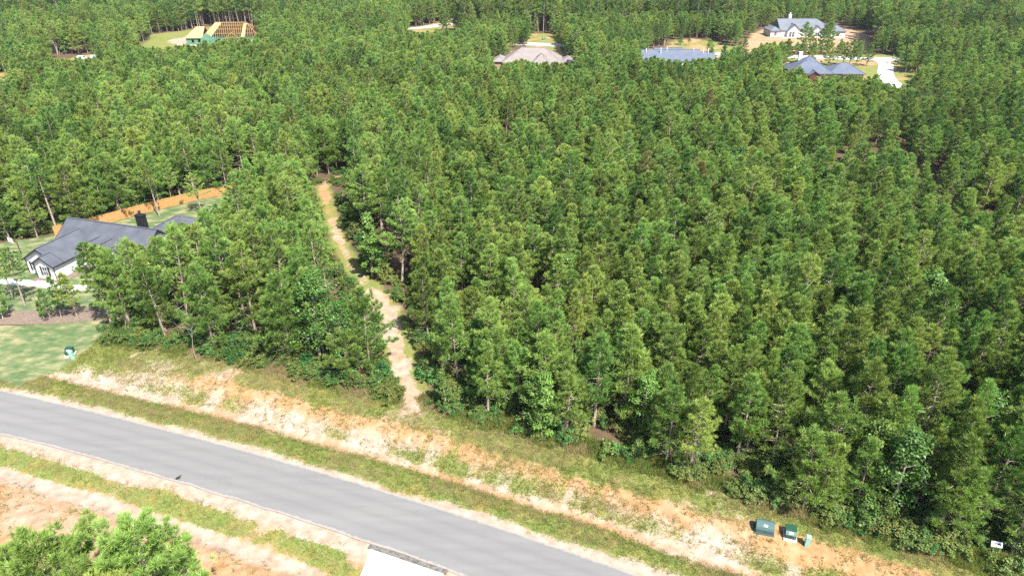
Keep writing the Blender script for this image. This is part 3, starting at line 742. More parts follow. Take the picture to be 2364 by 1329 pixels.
def tree_label(i):
    kd = 'broadleaf tree' if not isp[i] else 'pine'
    o = rank.get(i)
    if o and i in fr: return '%s on the plantation front edge, %s from the dirt track' % (kd, o), 'plantation front edge trees'
    if o and i in fl: return '%s along the small wood front edge, %s tree from the lawn' % (kd, o), 'small wood front edge trees'
    if o and i in tr_: return '%s right beside the dirt track, right side, %s from the road' % (kd, o), 'trees right of the dirt track'
    if o and i in tl: return '%s right beside the dirt track, left side, %s from the road' % (kd, o), 'trees left of the dirt track'
    kd = 'broadleaf tree' if not isp[i] else 'slender pine'
    if right[i]:
        q = pxm[i]; seg = next(t for lim, t in ((1200,'near the dirt track'), (1430,'behind the middle of the bank'), (1640,'left of the utility boxes'), (1830,'above the utility boxes'), (2060,'up right of the utility boxes'), (9999,'near the right photo edge')) if q < lim)
        row = 'second and third rows' if TS[i] < 23.5 else ('fourth and fifth rows' if TS[i] < 31 else 'deeper rows')
        return '%s in the plantation %s, %s' % (kd, row, seg), '%s, plantation %s %s' % ('broadleaf trees' if not isp[i] else 'pines', row, seg)
    if Y[i] < 122:
        q = pxm[i]; seg = 'close to the white house' if q < 330 else ('behind its bare front trunks' if q < 560 else 'towards the dirt track')
        return '%s inside the small wood, %s' % (kd, seg), '%s inside the small wood %s' % ('broadleaf trees' if not isp[i] else 'pines', seg)
    if right[i]: return kd + ' packed inside the plantation right of the dirt track', ('broadleaf trees' if not isp[i] else 'pines') + ' inside the plantation'
    if Y[i] < 122: return kd + ' inside the small wood between white house and dirt track', ('broadleaf trees' if not isp[i] else 'pines') + ' inside the small wood'
    return kd + ' in the woods behind the wooden fence', ('broadleaf trees' if not isp[i] else 'pines') + ' behind the fence'
for i in sorted(single):
    kd, trunk, crown, nom = KIND[KN[i]]; f = TH[i]/nom
    lab, grp = (TREES[i][4], TREES[i][5]) if hand[i] else tree_label(i)
    root = empty('pine_tree' if isp[i] else 'broadleaf_tree', (X[i], Y[i], TZ[i]), RNG.uniform(0, 6.28))
    root.rotation_euler[0] = RNG.normal(0, .04); root.rotation_euler[1] = RNG.normal(0, .04)
    wsc = f**(.95 if hand[i] else .75)*RNG.uniform(.84, 1.2); root.scale = (wsc, wsc, f)
    tag(root, lab, 'pine tree' if isp[i] else 'broadleaf tree', grp)
    link('trunk', trunk, root); link('crown', crown, root)
rest = [i for i in range(len(TREES)) if i not in single]
RN = len(rest); fz = np.array([TH[i]/KIND[KN[i]][3] for i in rest]); fw = fz**.75*RNG.uniform(.80, 1.26, RN)
scatter('forest', np.stack([X[rest], Y[rest], TZ[rest]], 1), np.stack([RNG.normal(0,.04,RN), RNG.normal(0,.04,RN), RNG.uniform(0,6.28,RN)], 1),
        np.stack([fw, fw, fz], 1), KN[rest], [join_mesh('tree_mesh_%02d' % i, k[1], k[2]) for i, k in enumerate(KIND)],
        'dense green pine forest stretching away behind the nearer trees', 'forest')
print('trees', len(TREES), 'single', len(single))

# ------------------------------------------------------------------ shrubs along the wood edges, bare trees
SHR = []
for k, (h_, R, nl) in enumerate([(1.7,1.15,1100),(2.3,1.2,1300),(1.3,1.4,1100),(2.9,1.3,1600),(1.0,.9,700)]):
    rng = np.random.default_rng(700+k); b = MB(); nc = 26
    cc = np.stack([rng.normal(0, R*.42, nc), rng.normal(0, R*.42, nc), rng.uniform(.15, .92, nc)*h_], 1)
    for c in cc[:14]: b.tube([(c[0]*.15, c[1]*.15, -.2), c*np.array([.6,.6,.55]), c], [.025, .016, .006], 3)
    pk_ = rng.integers(0, nc, nl); d = unit(rng.normal(0, 1, (nl, 3)))
    Cc = cc[pk_] + d*rng.uniform(.2, 1, (nl, 1))*np.array([.42,.42,.34])*(.6+.35*h_/2); Cc[:,2] = np.maximum(Cc[:,2], .03)
    V = leafquads(Cc, d*.7 + np.array([0, 0, .8]) + rng.normal(0, .5, (nl, 3)), .19, rng)
    tn = np.repeat(np.clip(rng.normal(.45, .14, nc)[pk_] + rng.normal(0, .08, nl), 0, 1), 4)
    SHR.append((b.mesh('stem', MAT['bark_grey']), mesh_np('foliage', V, np.arange(len(V)).reshape(-1, 4), [MAT['shrub']], tn), h_))
cand = []
u = -66.0
while u < 62:
    y0 = np.interp(u, TL[:,0], TL[:,1])
    for q in range(2):
        x = u + RNG.uniform(-.6, .6); s_off = 13.0 + RNG.uniform(0, 5.0)**1.1; y = y0 + s_off*1.075
        if x < -61.5: continue
        if pdist(np.array([x]), np.array([y]), PATH)[0] < 2.3: continue
        cand.append((x, y))
    u += 1.12
for a_, b_ in zip(PATH[:-1], PATH[1:]):
    for t in np.arange(.1, 1, .6):
        p = a_ + (b_-a_)*t; d = unit(b_-a_)
        if p[1] < 72 or p[1] > 135: continue
        for sg in (-1, 1): cand.append(tuple(p + sg*np.array([d[1], -d[0]])*RNG.uniform(2.4, 4.2)))
cand = np.array(cand); cz = height(cand[:,0], cand[:,1]); cpx, cpy, _ = project(cand[:,0], cand[:,1], cz+.8); cs = sdist(cand[:,0], cand[:,1])
okc = (cpx > 0) & (cpx < W) & (cpy < H) & (RNG.random(len(cand)) < np.where(cand[:,0] > -14, .62, .9)); cand, cz, cs, cpx = cand[okc], cz[okc], cs[okc], cpx[okc]
print('shrubs', len(cand))
SEG = [(430,'at the foot of the small wood, near its lawn end'), (640,'at the foot of the small wood, below its bare trunks'), (960,'at the foot of the small wood, near the dirt track'),
       (1250,'at the foot of the plantation, near the dirt track'), (1500,'at the foot of the plantation, middle of the bank'), (1760,'at the foot of the plantation, left of the utility boxes'), (2030,'at the foot of the plantation, above the utility boxes'), (9999,'at the foot of the plantation, near the white sign')]
for i in range(min(len(cand), 295)):
    x, y = cand[i]; st, fo, h_ = SHR[int(RNG.integers(0, 5))]
    if cs[i] > 17.5:
        seg = 'beside the dirt track, on its %s side' % ('right' if x > np.interp(y, PATH[:,1], PATH[:,0]) else 'left')
    else: seg = next(t for lim, t in SEG if cpx[i] < lim)
    r = empty('shrub', (x, y, cz[i]), RNG.uniform(0, 6.28)); f = RNG.uniform(.35, 1.25); r.scale = (f, f, f*RNG.uniform(.85, 1.15))
    tag(r, 'leafy green shrub ' + seg, 'shrub', 'shrubs ' + seg)
    link('stem', st, r); link('foliage', fo, r)
BARE = [make_bare(900, 7, 2), make_bare(901, 8, 2), make_bare(902, 6, 2)]
for (px, py, top, k, lb) in [(1293,720,668,0,'bleached dead tree in a dark gap of the plantation centre'), (2215,925,838,1,'bleached dead tree with spreading limbs near the right photo edge'),
        (1480,850,790,2,'small bleached dead tree in the plantation gap above the bank'), (1545,870,818,2,'leaning dead twiggy tree beside a dark plantation gap'), (1605,1080,1005,0,'dead grey sapling on the plantation front edge left of the utility boxes'),
        (295,772,728,2,'pale bare sapling at the lawn end of the small wood'), (1300,1005,968,0,'low grey dead brush on the plantation edge above the bank'),
        (2080,1085,1040,1,'dead branchy snag on the plantation front edge right of the utility boxes'), (455,830,760,1,'thin pale dead tree among small wood front trunks'), (1560,1050,985,2,'grey dead sapling in the undergrowth of plantation edge'), (1905,720,640,1,'tall dead tree beside a dark gap right of plantation centre'), (1010,640,560,0,'dead tree sticking up right of the dirt track'), (2330,1010,925,2,'dead snag at the right photo edge'), (620,760,668,2,'dead tree among the small wood crowns')]:
    p = gp(px, py); h_ = 6.0
    for _ in range(30): h_ += (project(p[0], p[1], p[2]+h_)[1]-top)*.03
    r = empty('dead_tree', p, RNG.uniform(0, 6.28)); f = h_/5.6; r.scale = (f, f, f); tag(r, lb, 'dead tree', 'bleached dead trees'); link('trunk', BARE[k], r)

# ------------------------------------------------------------------ grass, weeds and undergrowth
def tuft(seed, n, hgt, spread, wd, mat, lean=.5):
    rng = np.random.default_rng(seed); c = np.stack([rng.normal(0, spread, n), rng.normal(0, spread, n), np.full(n, -.02)], 1)
    d = unit(np.stack([rng.normal(0, lean, n), rng.normal(0, lean, n), np.ones(n)], 1)); l = hgt*rng.uniform(.5, 1.2, (n, 1))
    sd = unit(np.cross(d, rng.normal(0, 1, (n, 3))))*wd
    V = np.stack([c-sd, c+sd, c+d*l], 1).reshape(-1, 3); t = np.clip(rng.normal(.45, .15, n), 0, 1)
    return mesh_np('tuft', V, np.arange(len(V)).reshape(-1, 3), [MAT[mat]], np.stack([t-.1, t-.1, t+.15], 1).ravel())
TUFT = [tuft(1,14,.11,.13,.022,'grass',.9), tuft(2,14,.14,.15,.022,'grass',1.0), tuft(3,14,.30,.12,.02,'grass',.6), tuft(4,14,.22,.13,.02,'dry',.8), tuft(5,18,.65,.16,.025,'grass',.45), tuft(6,16,.55,.15,.022,'dry',.5), tuft(7,14,.13,.10,.025,'under',1.0)]
n = 260000
gx = RNG.uniform(-78, 60, n); gs = np.where(RNG.random(n) < .72, RNG.uniform(.3, 15, n), RNG.uniform(-24, -7.2, n))
gy = np.interp(gx, TL[:,0], TL[:,1]) + gs*1.075
ss = sdist(gx, gy); gd, gl, gf = grass_at(gx, gy)
qx, qy, _ = project(gx, gy, height(gx, gy)); inn = (qx > -30) & (qx < W+30) & (qy < H+60) & (qy > 0)
offroad = (ss > .12) | (ss < -ROAD_W-.12)
du_ = (np.stack([gx, gy], 1)-D0); duu = du_@dv; dvv = du_@dn
offroad &= ~((duu > -.2) & (duu < Wd+.1) & (dvv > -.7))
okg = inn & offroad & (gl < .5) & (RNG.random(n) < np.clip((gd-.22)*.75, 0, .42) + np.where((ss > 4.9) & (ss < 10), .11*(fbm(gx, gy, .5, 151, 2) > .45), 0) + np.where(ss < -12.2, .15*(fbm(gx, gy, .4, 161, 2) > .42), 0))
gx, gy, ss, gd = gx[okg], gy[okg], ss[okg], gd[okg]; m = len(gx); r = RNG.random(m)
dryp = fbm(gx, gy, .25, 131, 3)
ti = np.where(r < .4, 0, np.where(r < .75, 1, 2)); ti = np.where((dryp > .47) & (RNG.random(m) < .6), 3, ti)
ti = np.where((ss > 11.2) & (RNG.random(m) < sstep(11, 13.8, ss)*.75), np.where(dryp > .55, 5, 4), ti)
ti = np.where((gd < .34) & (RNG.random(m) < .8), 6, ti)
sz = RNG.uniform(.7, 1.35, m)
print('tufts', m)
scatter('grass', np.stack([gx, gy, height(gx, gy)], 1), np.stack([np.zeros(m), np.zeros(m), RNG.uniform(0, 6.28, m)], 1), np.stack([sz, sz, sz*RNG.uniform(.7, 1.2, m)], 1), ti, TUFT,
        'patchy grass and weeds covering verges, bank and field edge', 'grass')
n = 42000
ux = RNG.uniform(-125, 75, n); uy = RNG.uniform(40, 175, n); us = sdist(ux, uy)
ug, ul, uf = grass_at(ux, uy)
oku = (us > 13) & (ul < .5) & (pdist(ux, uy, PATH) > 2.1) & (RNG.random(n) < np.where((us < 20) | (pdist(ux, uy, YARDCLEAR) < 6), .95, .33)) & (fbm(ux, uy, .2, 141, 2) > .33) & ~inpoly(ux, uy, YARDCLEAR) & (pdist(ux, uy, YARDCLEAR) > 1.5)
ux, uy = ux[oku], uy[oku]; m = len(ux); sz = RNG.uniform(.4, .95, m)*np.where((sdist(ux, uy) < 19) | (pdist(ux, uy, YARDCLEAR) < 5), 1.5, 1)
def underplant(k):
    st, fo, h_ = SHR[k]; me = fo.copy(); me.materials.clear(); me.materials.append(MAT['under']); return me
scatter('undergrowth', np.stack([ux, uy, height(ux, uy)], 1), np.stack([np.zeros(m), np.zeros(m), RNG.uniform(0, 6.28, m)], 1), np.stack([sz, sz, sz*.8], 1), RNG.integers(0, 3, m), [underplant(0), underplant(2), underplant(4)],
        'low leafy undergrowth on the shaded forest floor', 'undergrowth')

# ------------------------------------------------------------------ houses
def shingle(name, c1, c2):
    m = M(name, c1, .92, .15); t = NT(m); tc = t.node('ShaderNodeTexCoord').outputs['Object']
    n = t.noise(7, 5, tc, .7); n2 = t.noise(.5, 3, tc)
    c = t.mix(.5, t.ramp(n, [(.3, c1), (.7, c2)]), t.ramp(n2, [(.3, c1), (.7, c2)])); t.link(c, t.b.inputs['Base Color']); t.bump(n, .4, .03); return m
MAT['white_wall'] = noisy('white_painted_brick', (.46,.45,.44), (.55,.545,.54), 3, .8, .2, obj=True)
MAT['roof_dark'] = shingle('charcoal_shingles', (.042,.046,.058), (.088,.094,.112))
MAT['roof_slate'] = shingle('slate_blue_shingles', (.060,.072,.105), (.105,.120,.155))
MAT['roof_taupe'] = shingle('taupe_shingles', (.135,.115,.11), (.20,.175,.165))
MAT['roof_grey'] = shingle('grey_shingles', (.08,.09,.11), (.13,.14,.16))
MAT['black_trim'] = M('black_trim', (.012,.013,.015), .5, .4)
MAT['shutter'] = M('dark_brown_shutter', (.035,.022,.02), .6, .3)
MAT['glass'] = M('window_glass', (.03,.045,.055), .08, .6)
MAT['frame'] = M('white_window_frame', (.5,.5,.5), .5, .3)
MAT['brick'] = noisy('tan_brick', (.22,.14,.095), (.32,.22,.15), 4, .9, .15, obj=True)
MAT['redwood'] = M('dark_red_wood', (.09,.03,.022), .7, .2)
MAT['osb'] = noisy('yellow_roof_sheathing', (.25,.175,.085), (.33,.245,.13), .9, .9, .15, obj=True)
MAT['lumber'] = noisy('raw_lumber', (.26,.16,.07), (.34,.225,.11), 3, .9, .15, obj=True)
MAT['greenwrap'] = noisy('green_wall_sheathing', (.065,.165,.11), (.09,.205,.14), .8, .8, .2, obj=True)
MAT['cedar'] = noisy('orange_cedar_boards', (.27,.135,.045), (.38,.21,.085), 2.5, .85, .2, obj=True)
MAT['dark_in'] = M('dark_interior', (.02,.02,.018), .9, .1)

def gable_block(root, u0, u1, v0, v1, eave, pitch, axis, wall, roof, oh=.4, lift=0.0, base=-.4, trim=True, th=.17):
    """walls with gable ends and two roof slopes with thickness, ridge along 'u' or 'v'"""
    def P(a, b, z): return (a, b, z) if axis == 'u' else (b, a, z)
    a0, a1, b0, b1 = (u0, u1, v0, v1) if axis == 'u' else (v0, v1, u0, u1)
    bm_ = (b0+b1)/2; hw = (b1-b0)/2; pk = eave + hw*pitch
    w = MB(); ring = [(b0, base), (b1, base), (b1, eave), (bm_, pk), (b0, eave)]
    vs = [P(a0, b, z) for b, z in ring] + [P(a1, b, z) for b, z in ring]
    fs = [(4,3,2,1,0), (5,6,7,8,9)] + [(i, (i+1) % 5, 5+(i+1) % 5, 5+i) for i in range(5)]
    if axis == 'v': fs = [f[::-1] for f in fs]
    w.add(vs, fs); w.build('wall', wall, root)
    z = .06 + lift
    for sg, be in ((-1, b0-oh), (1, b1+oh)):
        ze = eave - oh*pitch + z
        q = [P(a0-oh, bm_, pk+z), P(a1+oh, bm_, pk+z), P(a1+oh, be, ze), P(a0-oh, be, ze)]
        nrm_ = (Vector(q[1])-Vector(q[0])).cross(Vector(q[2])-Vector(q[1]))
        if nrm_.z < 0: q = q[::-1]
        r = MB(); r.slab(q, th); r.build('roof', roof, root)
        if trim:
            for a in (a0-oh-.03, a1+oh+.03):
                r = MB(); r.bar(P(a, bm_, pk+z-.10), P(a, be, ze-.10), .05, .24); r.build('rake_board', MAT['black_trim'], root)
            r = MB(); be2 = be + sg*.04; r.bar(P(a0-oh, be2, ze-.10), P(a1+oh, be2, ze-.10), .07, .18); r.build('gutter', MAT['black_trim'], root)
    r = MB(); r.bar(P(a0-oh, bm_, pk+z+.03), P(a1+oh, bm_, pk+z+.03), .30, .07); r.build('ridge_cap', roof, root)
    return pk
def hip_block(root, u0, u1, v0, v1, eave, pitch, wall, roof, hips=(1, 1), oh=.5, base=-.4, lift=0.0, walls=True):
    """rectangular walls under a hipped roof, ridge along the longer side"""
    if walls:
        w = MB(); w.box(u0, u1, v0, v1, base, eave); w.build('wall', wall, root)
    a0, a1, b0, b1 = u0-oh, u1+oh, v0-oh, v1+oh
    sw = (b1-b0) > (a1-a0)
    if sw: a0, a1, b0, b1 = b0, b1, a0, a1
    hw = (b1-b0)/2; pk = eave + hw*pitch + lift; e = eave + lift + .01; bm_ = (b0+b1)/2
    r0 = a0 + hw*(1 if hips[0] else .02); r1 = a1 - hw*(1 if hips[1] else .02)
    vs = [(a0,b0,e),(a1,b0,e),(a1,b1,e),(a0,b1,e),(r0,bm_,pk),(r1,bm_,pk)]
    low = [(x, y, z-.22) for x, y, z in vs[:4]]
    if sw: vs = [(y,x,z) for x,y,z in vs]; low = [(y,x,z) for x,y,z in low]
    fs = [(0,1,5,4),(1,2,5),(2,3,4,5),(3,0,4),(0,6,7,1),(1,7,8,2),(2,8,9,3),(3,9,6,0),(9,8,7,6)]
    if sw: fs = [f[::-1] for f in fs]
    b = MB(); b.add(vs+low, fs); ro = b.build('roof', roof, root)
    ends = ((4,0),(4,3),(5,1),(5,2),(4,5))
    for i, j in ends:
        p, q = Vector(vs[i]), Vector(vs[j]); c = MB(); c.bar(p+Vector((0,0,.03)), q+Vector((0,0,.03)), .28, .06); c.build('ridge_cap', roof, ro)
    return pk
def window(root, u, v, z, w, h, face='-v', shutters=True):
    """framed two-sash window on a wall facing -v or +u or -u"""
    rz = {'-v': 0, '+u': math.pi/2, '-u': -math.pi/2, '+v': math.pi}[face]
    o = empty('window', (u, v, z), rz); o.parent = root
    b = MB(); t = .07
    b.box(-w/2-t, w/2+t, -.07, .02, -t, 0); b.box(-w/2-t, w/2+t, -.07, .02, h, h+t); b.box(-w/2-t, -w/2, -.07, .02, 0, h); b.box(w/2, w/2+t, -.07, .02, 0, h)
    b.box(-w/2, w/2, -.06, .02, h/2-.03, h/2+.03); b.box(-.02, .02, -.055, .02, 0, h); b.build('frame', MAT['frame'], o)
    for k in (0, 1):
        for sx in (-1, 1):
            p = MB(); x0, x1 = (-w/2, -.02) if sx < 0 else (.02, w/2); z0, z1 = (0, h/2-.03) if k == 0 else (h/2+.03, h)
            p.box(x0, x1, -.03, .0, z0, z1); p.build('pane', MAT['glass'], o)
    if shutters:
        for sx in (-1, 1):
            p = MB(); x = sx*(w/2+t+.23); p.box(x-.2, x+.2, -.075, .02, -.05, h+.05)
            for q in range(7): p.box(x-.16, x+.16, -.095, -.07, .06+q*h/7, .06+q*h/7+h/11)
            p.build('shutter', MAT['shutter'], o)
    return o

# --- the white house on the left
HU = np.array([.958, -.287]); HV = np.array([.287, .958]); HO = np.array([-76.9, 102.2])
hg = float(hz(HO[0]+2, HO[1]+6))
house = empty('house', (HO[0], HO[1], hg), math.atan2(HU[1], HU[0]))
tag(house, 'white house with charcoal shingle roof and black chimney beside the lawn', 'house')
WW, RD = MAT['white_wall'], MAT['roof_dark']
gable_block(house, -7, 0, 1, 11.8, 2.9, .62, 'v', WW, RD)
gable_block(house, -4.0, .02, 0, 1.4, 2.9, .62, 'v', WW, RD, lift=.035)
gable_block(house, -6.9, 12, 6.9, 15.5, 2.9, .76, 'u', WW, RD)
for cu in (1.5, 4.3, 7.2): gable_block(house, cu-1.35, cu+1.35, 6.1, 9.2, 2.95, 1.12, 'v', WW, RD, oh=.3, lift=.01)
gable_block(house, 12.03, 18, 7.6, 15.2, 2.9, .60, 'u', WW, RD)
gable_block(house, 14.3, 17.5, 5.0, 8.4, 2.9, .62, 'v', WW, RD, oh=.3, lift=.02)
hip_block(house, 5.5, 14.5, 15.3, 23, 2.92, .56, WW, RD)
b = MB(); b.box(6.2, 7.7, 13.1, 14.1, 2, 7.3); b.box(6.1, 7.8, 13.0, 14.2, 7.3, 7.5); b.box(6.3, 7.6, 13.2, 14.0, 7.5, 7.62)
ch = b.build('chimney', MAT['black_trim'], house)
b = MB(); b.tube([(6.95,13.6,7.6),(6.95,13.6,8.05)], [.16,.16], 8); b.tube([(6.95,13.6,8.05),(6.95,13.6,8.2)], [.3,.26], 8); b.build('flue_cap', MAT['black_trim'], ch)
window(house, -2.0, 0, .75, 1.0, 1.55); window(house, -5.4, 1, .75, 1.0, 1.55)
for cu in (1.5, 4.3, 7.2): window(house, cu, 6.1, .8, 1.1, 1.6)
window(house, 10.6, 6.9, .8, 1.2, 1.6); window(house, 0, 5, .9, 1.0, 1.4, '+u', False)
b = MB(); b.box(8.95, 10.0, 6.84, 6.95, -.1, 2.1); d_ = b.build('door', MAT['shutter'], house)
b = MB(); b.box(9.85, 9.92, 6.78, 6.85, .95, 1.1); b.build('handle', MAT['frame'], d_)
for (u_, v_) in ((.05, -.05), (-4.05, -.05), (-7.05, .95)):
    b = MB(); b.box(u_-.05, u_+.05, v_-.05, v_+.05, 0, 2.8); b.build('downspout', MAT['black_trim'], house)
b = MB(); b.box(-4.4, .5, -1.4, -.03, -.3, .06); b.box(.05, 1.6, -.03, 6.05, -.3, .06); b.build('planting_bed', MAT['mulch'], house)

# --- fence behind the house
FL = np.array([[-88,120.5],[-81,126.7],[-75.9,132.4],[-67.3,140.4],[-60.0,144.2],[-52,147]])
fence = empty('wooden_fence', (*FL[2], 0)); tag(fence, 'orange cedar privacy fence along the back lawn of the white house', 'fence')
pan = MB()
for k in range(16): pan.box(k*.15+.004, k*.15+.146, -.012 - .006*(k % 3), .012, .05, 2.05 + .012*((k*7) % 5))
for z_ in (.35, 1.5): pan.box(0, 2.4, .013, .06, z_, z_+.09)
pan = pan.mesh('panel', MAT['cedar']); pst = MB(); pst.box(-.05, .05, .02, .12, -.5, 1.9); pst = pst.mesh('post', MAT['cedar'])
seg = np.linalg.norm(np.diff(FL, axis=0), axis=1); cum = np.r_[0, np.cumsum(seg)]; tcur = 0
while tcur + 2.4 < cum[-1]:
    p = np.array([np.interp(tcur, cum, FL[:,k]) for k in (0, 1)]); q = np.array([np.interp(tcur+2.4, cum, FL[:,k]) for k in (0, 1)])
    a_ = math.atan2(q[1]-p[1], q[0]-p[0]); z_ = hz(*p)
    for nm, me in (('panel', pan), ('post', pst)):
        link(nm, me, fence, (p[0]-FL[2][0], p[1]-FL[2][1], z_), (0, 0, a_))
    tcur += 2.4

# --- the house under construction
def far_root(name, px, py, z, rz, label, cat='house'):
    p = at(px, py, z); r = empty(name, (p[0], p[1], hz(p[0], p[1])), rz); tag(r, label, cat); return r
R = far_root('house_under_construction', 515, 84, 4.3, math.radians(4), 'unfinished house with green sheathed walls and open roof framing')
GW, OS, LU = MAT['greenwrap'], MAT['osb'], MAT['lumber']
def wallbox(root, u0, u1, v0, v1, z1, mat, opens=()):
    """four thin walls with real openings in the front (-v) one"""
    b = MB(); t = .16; b.box(u0, u0+t, v0+t, v1, -.4, z1); b.box(u1-t, u1, v0+t, v1, -.4, z1); b.box(u0+t, u1-t, v1-t, v1, -.4, z1)
    x = u0
    for (a, c, za, zb) in sorted(opens):
        b.box(x, a, v0, v0+t, -.4, z1); b.box(a, c, v0, v0+t, -.4, za)
        if zb < z1: b.box(a, c, v0, v0+t, zb, z1)
        x = c
    b.box(x, u1, v0, v0+t, -.4, z1); return b.build('wall', mat, root)
wallbox(R, -17, -9, -2, 9, 2.9, GW, [(-14.6,-13.4,.9,2.3),(-11.6,-10.4,.9,2.3)])
wallbox(R, -8.98, 17, -1, 12, 2.9, GW, [(-3.5,-1.2,0,2.3),(0.5,2.6,.9,2.3),(4.2,7.5,0,2.4),(9.8,11,.9,2.3),(13,14.4,.9,2.3)])
wallbox(R, -8.9, -2.5, -5.5, -1.05, 3.2, GW, [(-7.8,-6.6,.3,2.4),(-5.2,-4.0,.3,2.4)])
b = MB(); b.add([(-8.9,-5.5,3.2),(-2.5,-5.5,3.2),(-5.7,-5.5,5.6),(-8.9,-5.3,3.2),(-2.5,-5.3,3.2),(-5.7,-5.3,5.6)], [(0,1,2),(5,4,3),(0,3,4,1),(1,4,5,2),(2,5,3,0)]); b.build('gable_wall', GW, R)
b = MB(); b.slab([(-17.5,-2.5,2.95),(-9,-2.5,2.95),(-9,3.5,7.4),(-13,3.5,7.4)], .06); b.build('roof_sheathing', OS, R)
b = MB(); b.slab([(-17.5,9.5,2.95),(-17.5,-2.5,2.95),(-13,3.5,7.4)], .06); b.build('roof_sheathing', OS, R)
b = MB(); b.slab([(-9,9.5,2.95),(-17.5,9.5,2.95),(-13,3.5,7.4),(-9,3.5,7.4)], .06); b.build('roof_sheathing', OS, R)
b = MB(); b.slab([(-9.6,12.5,2.95),(-9.6,-1.5,2.95),(-4.2,5.5,9.0)], .06); b.build('roof_sheathing', OS, R)
b = MB(); b.slab([(17.5,12.5,2.95),(-9.6,12.5,2.95),(-4.2,5.5,9.0),(10.2,5.5,9.0)], .06); b.build('roof_sheathing', OS, R)
b = MB(); b.slab([(-9.6,-1.5,3.0),(-5.6,-1.5,3.0),(-1.2,5.2,8.8),(-4.2,5.5,9.0)], .06); b.build('roof_sheathing', OS, R)
b = MB(); b.slab([(8.6,-1.5,3.05),(10.4,-1.5,3.05),(10.6,4.9,8.55),(9.4,4.9,8.55)], .06); b.build('roof_sheathing', OS, R)
b = MB(); b.bar((-4.2,5.5,8.95),(10.2,5.5,8.95), .12, .3); b.build('ridge_board', LU, R)
for (p, q) in (((10.2,5.5,8.9),(17.5,-1.5,2.95)), ((10.2,5.5,8.9),(17.5,12.5,2.95)), ((-4.2,5.5,8.9),(-9.6,-1.5,2.95))):
    b = MB(); b.bar(p, q, .12, .28); b.build('hip_rafter', LU, R)
for k in range(30):                               # front slope rafters
    u_ = -8.6 + k*.88
    t = 1.0 if -4.2 <= u_ <= 10.2 else ((u_+9.6)/5.4 if u_ < -4.2 else (17.5-u_)/7.3)
    if t < .08: continue
    b = MB(); b.bar((u_, -1.5, 2.95), (u_, -1.5+7*t, 2.95+5.95*t), .10, .22); b.build('rafter', LU, R)
for k in range(7):                                # hip end rafters on the right
    v_ = -.6 + k*2.0; t = 1-abs(v_-5.5)/7
    if t > .06:
        b = MB(); b.bar((17.5, v_, 2.95), (17.5-7.3*t, v_, 2.95+5.95*t), .10, .22); b.build('rafter', LU, R)
for z_ in (4.6, 6.3, 7.8):
    b = MB(); f = (z_-2.95)/5.95; b.bar((-8+4*f, -1.5+7*f-.1, z_), (16-6*f, -1.5+7*f-.1, z_), .10, .2); b.build('purlin', LU, R)
for (u0_, u1_) in ((-8.9, -2.5), (2, 8.4)):
    for k in range(4):
        b = MB(); uu = u0_+(u1_-u0_)*(k+.5)/4; pk = 3.2 + 2.4*(1-abs(uu-(u0_+u1_)/2)/((u1_-u0_)/2)); b.bar((uu, -5.2, 3.2), (uu, -5.2, pk), .1, .1); b.build('stud', LU, R)
b = MB(); b.bar((2,-3.5,2.95),(5.2,-3.5,5.5), .12,.2); b.bar((8.4,-3.5,2.95),(5.2,-3.5,5.5), .12,.2); b.bar((2,-3.5,2.95),(8.4,-3.5,2.95), .12,.2); b.bar((5.2,-3.5,5.4),(5.2,2.4,5.4), .12,.2); b.build('porch_truss', LU, R)
for u_ in (2.1, 5.2, 8.3):
    b = MB(); b.box(u_-.09, u_+.09, -3.6, -3.4, -.4, 2.9); b.build('porch_post', LU, R)
b = MB(); b.box(-16.8, 16.8, -.8, 11.8, -.4, .04); b.build('floor_slab', MAT['sandy'], R)

# --- finished houses among the far trees
def far_house(px, py, z, rz, label): return far_root('house', px, py, z, math.radians(rz), label)
R = far_house(1238, 146, 4.2, -3, 'house with broad taupe hip roof half hidden by pines'); TP_ = MAT['roof_taupe']; BK = MAT['brick']
hip_block(R, -13, 10, 0, 14, 2.9, .62, BK, TP_); hip_block(R, -1.5, 5.5, -4, 4, 2.92, .9, BK, TP_, hips=(1,1)); hip_block(R, 10.02, 15, 2, 11, 2.7, .55, BK, TP_); hip_block(R, -17, -12.5, 3, 12, 2.7, .55, BK, TP_)
for u_ in (-10, -6, 8): window(R, u_, 0, .8, 1.3, 1.5, '-v', False)
R = far_house(1570, 141, 4.2, 2, 'long house with slate blue gable roof and white vent pipes'); SL_ = MAT['roof_slate']
gable_block(R, -14.5, 9, 0, 12, 2.9, .55, 'u', WW, SL_, trim=False); gable_block(R, 9.03, 14.5, 1, 10.5, 2.9, .5, 'u', MAT['brick'], SL_, trim=False); gable_block(R, -9, 2, 2.2, 12.6, 2.95, .72, 'u', WW, SL_, trim=False, lift=.02)
for (u_, v_) in ((-13, 4.6), (-7.2, 4.0), (-4.4, 5.5), (6.5, 5.5), (10.5, 5.2), (12.5, 5.0)):
    b = MB(); b.tube([(u_,v_,4.2),(u_,v_,7.0 if -9 < u_ < 2 else 6.6)], [.16,.16], 8); b.tube([(u_,v_,7.0 if -9 < u_ < 2 else 6.6),(u_,v_,7.2 if -9 < u_ < 2 else 6.8)], [.26,.2], 8); b.build('vent_pipe', MAT['frame'], R)
for u_ in (-11, -5, 3, 7): window(R, u_, 0, .8, 1.3, 1.5, '-v', False)
R = far_house(1908, 172, 4.2, -6, 'house with dark slate hip roof and small front gable in the clearing'); SG = MAT['roof_slate']
hip_block(R, -12, 2, 0, 14, 2.9, .66, BK, SG); hip_block(R, 1.5, 13.5, 1, 11, 2.85, .55, BK, SG); gable_block(R, -6.5, -3, -2.2, 3, 2.9, .62, 'v', MAT['redwood'], SG, trim=False, lift=.03)
